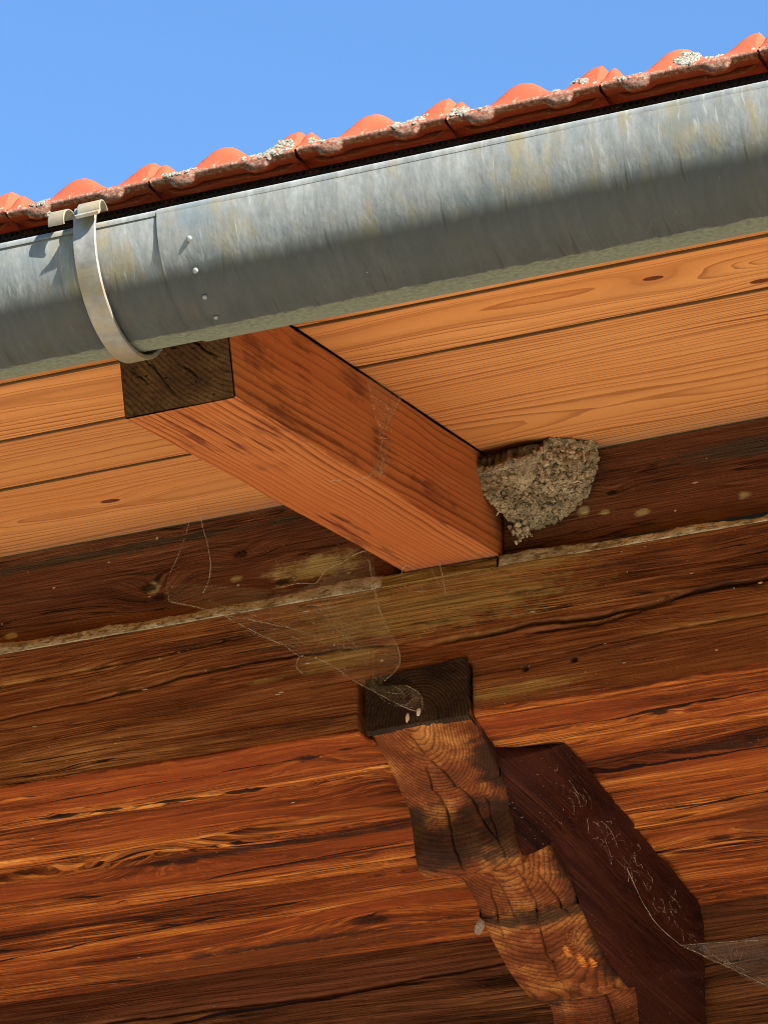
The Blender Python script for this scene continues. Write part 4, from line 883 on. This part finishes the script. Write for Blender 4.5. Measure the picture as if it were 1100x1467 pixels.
# ------------------------------------------------------------------ cobwebs
def web(name, label, strands, sheets, mat_sheet, rad=0.0005):
    c = np.mean([p for s in strands for p in s], axis=0); o = empty(name, tuple(c)); tag(o, label, 'cobweb', 'cobwebs')
    for s in strands:
        q = catmull(s, 7); q = q + 0.0009 * np.stack([fbm(np.arange(len(q)) * .35, np.full(len(q), 3.3 * i + s[0][0] * 50), 3, 31 + i) for i in range(3)], -1)
        ph = random.random() * 6
        V, F = tube([tuple(p - c) for p in q], rad, 5, lambda t, ph=ph: 0.75 + 0.5 * math.sin(9 * t + ph) ** 2)
        link('strand', pymesh('strand', V, F, smooth=True), M_SILK, o)
    for sh in sheets:
        sh = np.array(sh); cc = sh.mean(0); V = []; F = []; n = len(sh)
        rim = catmull(np.vstack([sh, sh[:1]]), 5)[:-1]; nr = len(rim); rings = 7
        V.append(cc - c + np.array((0, 0.006, -.004)))
        for r_ in range(1, rings + 1):
            t = r_ / rings
            for p in rim: V.append(cc + (p - cc) * t - c + np.array((0, 0.006, -.004)) * (1 - t * t))
        for j in range(nr): F.append((0, 1 + j, 1 + (j + 1) % nr))
        for r_ in range(rings - 1):
            for j in range(nr): F.append((1 + r_ * nr + j, 1 + (r_ + 1) * nr + j, 1 + (r_ + 1) * nr + (j + 1) % nr, 1 + r_ * nr + (j + 1) % nr))
        link('web_sheet', pymesh('web_sheet', V, F, smooth=True), mat_sheet, o)
        rr_ = np.random.default_rng(int(abs(c[0]) * 1e4) + n); parts_ = []
        for i in range(20 if n > 7 else 9):
            i0, i1 = rr_.integers(0, nr, 2); p0 = cc + (rim[i0] - cc) * rr_.uniform(.5, 1.0); p1 = cc + (rim[i1] - cc) * rr_.uniform(.3, 1.0); md = (p0 + p1) / 2 + rr_.normal(size=3) * np.array((.004, .003, .005)) + np.array((0, .003, -.004))
            parts_.append(tube([tuple(q - c) for q in catmull([p0, md, p1], 5)], 0.00013 + 0.00012 * rr_.random(), 3))
        ft = link('fine_threads', joinmeshes('fine_threads', parts_), M_SILK, o); ft['kind'] = 'stuff'
    return o
S = {'s1': [(-0.3651, -0.06, 0.1172), (-0.3644, -0.048, 0.0931), (-0.3577, -0.036, 0.0497), (-0.3625, -0.024, 0.0238), (-0.3758, -0.012, 0.0118)],
     's2': [(-0.4013, 0.0, 0.1192), (-0.412, -0.004, 0.0786), (-0.4255, -0.008, 0.0389), (-0.4213, -0.012, 0.0096)],
     's3': [(-0.4221, -0.01, 0.0097), (-0.378, -0.0125, -0.0079), (-0.3454, -0.015, -0.0253), (-0.3094, -0.0175, -0.0385), (-0.2555, -0.02, -0.0613)],
     's4': [(-0.3433, -0.02, -0.0279), (-0.2975, -0.0193, -0.061), (-0.2669, -0.0185, -0.08), (-0.2464, -0.0178, -0.0981), (-0.2161, -0.0171, -0.1095), (-0.179, -0.0164, -0.1403), (-0.1625, -0.0166, -0.1529), (-0.1285, -0.0169, -0.1774), (-0.1061, -0.0162, -0.1917), (-0.0924, -0.0155, -0.1937), (-0.0942, -0.0147, -0.1741), (-0.1127, -0.012, -0.1571)],
     's5': [(-0.2463, -0.018, -0.0982), (-0.2511, -0.015, -0.1099), (-0.2442, -0.012, -0.1199)],
     's6': [(-0.1525, -0.03, 0.0078), (-0.1468, -0.0267, -0.0309), (-0.1386, -0.0233, -0.0661), (-0.1233, -0.02, -0.1022), (-0.1185, -0.0167, -0.1226), (-0.1261, -0.0133, -0.1372), (-0.1407, -0.011, -0.146)],
     's7': [(-0.2845, -0.01, 0.0018), (-0.2471, -0.0167, -0.0005), (-0.2236, -0.0233, -0.007), (-0.2074, -0.03, 0.0039), (-0.184, -0.0367, 0.0068), (-0.1571, -0.0433, 0.0127), (-0.1207, -0.05, 0.0065)],
     's8': [(-0.0981, -0.03, -0.0083), (-0.1118, -0.0245, -0.0104), (-0.1088, -0.019, -0.0343), (-0.0975, -0.0135, -0.0376), (-0.088, -0.009, -0.0349)],
     's9': [(-0.0662, -0.02, -0.006), (-0.0647, -0.013, -0.0257), (-0.0623, -0.008, -0.0479)], 's10': [(-0.0791, -0.012, -0.0105), (-0.0733, -0.010, -0.0251), (-0.0684, -0.008, -0.0367)],
     'br1': [(0.0555, 0.3, -0.2972), (0.0601, 0.35, -0.3271), (0.0648, 0.4, -0.3393), (0.0757, 0.45, -0.3466)], 'br2': [(0.0757, 0.45, -0.3466), (0.1271, 0.475, -0.3405), (0.1832, 0.5, -0.3359)], 'br3': [(0.0757, 0.45, -0.3466), (0.1256, 0.475, -0.3725), (0.1796, 0.5, -0.4017)]}
sheet1 = [S['s2'][2], S['s3'][0], S['s3'][2], S['s4'][3], S['s4'][6], S['s6'][5], S['s6'][4], S['s6'][2], S['s6'][0], S['s7'][2], S['s7'][0]]
sheet2 = [S['s4'][6], S['s4'][7], S['s4'][8], S['s4'][9], S['s4'][10], S['s4'][11]]
web('cobweb', 'wide torn cobweb hanging across the purlin left of the rafter foot', [S[k_] for k_ in ('s1', 's2', 's3', 's4', 's5', 's6', 's7')], [sheet1, sheet2], M_SHEET)
web('cobweb', 'short cobweb threads hanging below the rafter foot', [S['s8'], S['s9'], S['s10']], [], M_SHEET, 0.00045)
r1 = [(0.006, -0.3386, 0.0435), (0.006, -0.3594, 0.014), (0.006, -0.3865, -0.0219), (0.006, -0.4046, -0.0573), (0.006, -0.4289, -0.0997)]
r2 = [(0.006, -0.4462, 0.0089), (0.006, -0.4233, -0.0266), (0.006, -0.3997, -0.033)]
r3 = [(-0.0364, -0.4581, -0.1177), (-0.0151, -0.448, -0.1153), (0.0035, -0.4437, -0.1142), (0.0077, -0.4347, -0.104)]
r4 = [(0.006, -0.4118, -0.099), (0.006, -0.4006, -0.0727), (0.006, -0.3827, -0.0463)]
web('cobweb', 'small cobweb stretched on the right side of the rafter', [r1, r2, r3, r4], [[r2[0], r1[0], r1[2], r1[3], r2[1]], [r1[3], r1[4], r4[0], r4[1], r4[2]]], M_SHEET, 0.00042)
web('cobweb', 'dusty grey cobweb sheet at the corbel, right edge of the picture', [S['br1'], S['br2'], S['br3']], [[S['br2'][0], S['br2'][1], S['br2'][2], S['br3'][2], S['br3'][1]]], M_SHEETG, 0.0004)

tuft = []
tr_ = np.random.default_rng(5)
for cl_ in range(9):
    t = (cl_ + .5) / 9 + tr_.normal() * .03; base_ = np.array((0.034 + 0.014 * t, 0.15 + 0.42 * t, -0.250 - 0.035 * t)) + tr_.normal(size=3) * np.array((0, .012, .010))
    for i in range(8):
        p = base_ + tr_.normal(size=3) * np.array((.003, .034, .016)); d0 = np.array((0, tr_.normal() * .022 + .012, tr_.normal() * .010 - .003))
        q4 = [p + d0 * q + np.array((0.003 * math.sin(3 * q), tr_.normal() * .003, tr_.normal() * .003)) for q in (0, .33, .66, 1)]
        tuft.append(tube([tuple(v_) for v_ in catmull(q4, 4)], 0.00012 + 0.0002 * tr_.random() ** 2, 3))
tw = link('cobweb', joinmeshes('cobweb_tufts', tuft), M_SILK); tag(tw, 'dusty cobweb tufts clinging to the dark side of the corbel', 'cobweb', 'cobwebs', kind='stuff')

# husks caught in the web in front of the corbel tip
for (p, r_, lab) in (((-0.1085, -0.021, -0.2035), (0.0022, 0.0022, 0.0062), 'thin pale insect husk hanging below the corbel tip web, left one'), ((-0.0945, -0.021, -0.1985), (0.0026, 0.0022, 0.0050), 'short pale insect husk hanging below the corbel tip web, right one')):
    v, f = lump((0, 0, 0), r_, 2, 0.12, rot=0); o = link('insect_husk', pymesh('insect_husk', v, f, smooth=True), M_PALE, None, loc=p, rot=(0, 0.15, 0)); tag(o, lab, 'husk', 'husks in the cobweb')
v, f = lump((0, 0, 0), (0.006, 0.005, 0.011), 2, 0.28, rot=0); o = link('spider_cocoon', pymesh('spider_cocoon', v, f, smooth=True), m_web('cocoon_silk', 0.8, (0.66, 0.60, 0.50)), None, loc=(-0.170, 0.402, -0.302), rot=(0.2, 0.5, 0)); tag(o, 'small whitish silk cocoon stuck to the left edge of the lower corbel lobe', 'cocoon')
# loose flecks of dust, droppings and silk on the timbers
parts = []
def fleck(x, y, z, s, flat):
    sc = np.array((s * (0.7 + 3.0 * random.random() ** 3), s * (.5 + .6 * random.random()), s * (0.4 + .8 * random.random())))
    sc[flat] = s * 0.35; parts.append(lump((x, y, z), sc, 1, .35, rot=0))
for i in range(55):
    x = random.uniform(-0.75, 0.38); fleck(x, -0.001, random.uniform(-0.2, -0.02), random.uniform(0.0006, 0.0017), 1)
for i in range(36):
    x = random.uniform(-0.75, 0.38)
    if -0.14 < x < 0.13: continue
    fleck(x, 0.018, random.uniform(0.02, 0.12), random.uniform(0.0006, 0.0018), 1)
for i in range(45):
    x = random.uniform(-0.85, 0.25); yy = random.uniform(0.02, 0.62)
    if -0.18 < x < 0.05: continue
    fleck(x, yy, ZB - 0.0015, random.uniform(0.0006, 0.0016), 2)
for i in range(60):
    t = random.random(); parts.append(lump((0.0005, random.uniform(-0.2, -0.03), -0.04 + 0.15 * t), (0.0004, 0.0008, 0.0009), 1, .3, rot=0)) if False else None
o = link('dust_flecks', joinmeshes('dust_flecks', parts), M_FLECK); tag(o, 'pale flecks of dust and droppings on the dark timbers', 'flecks', kind='stuff')
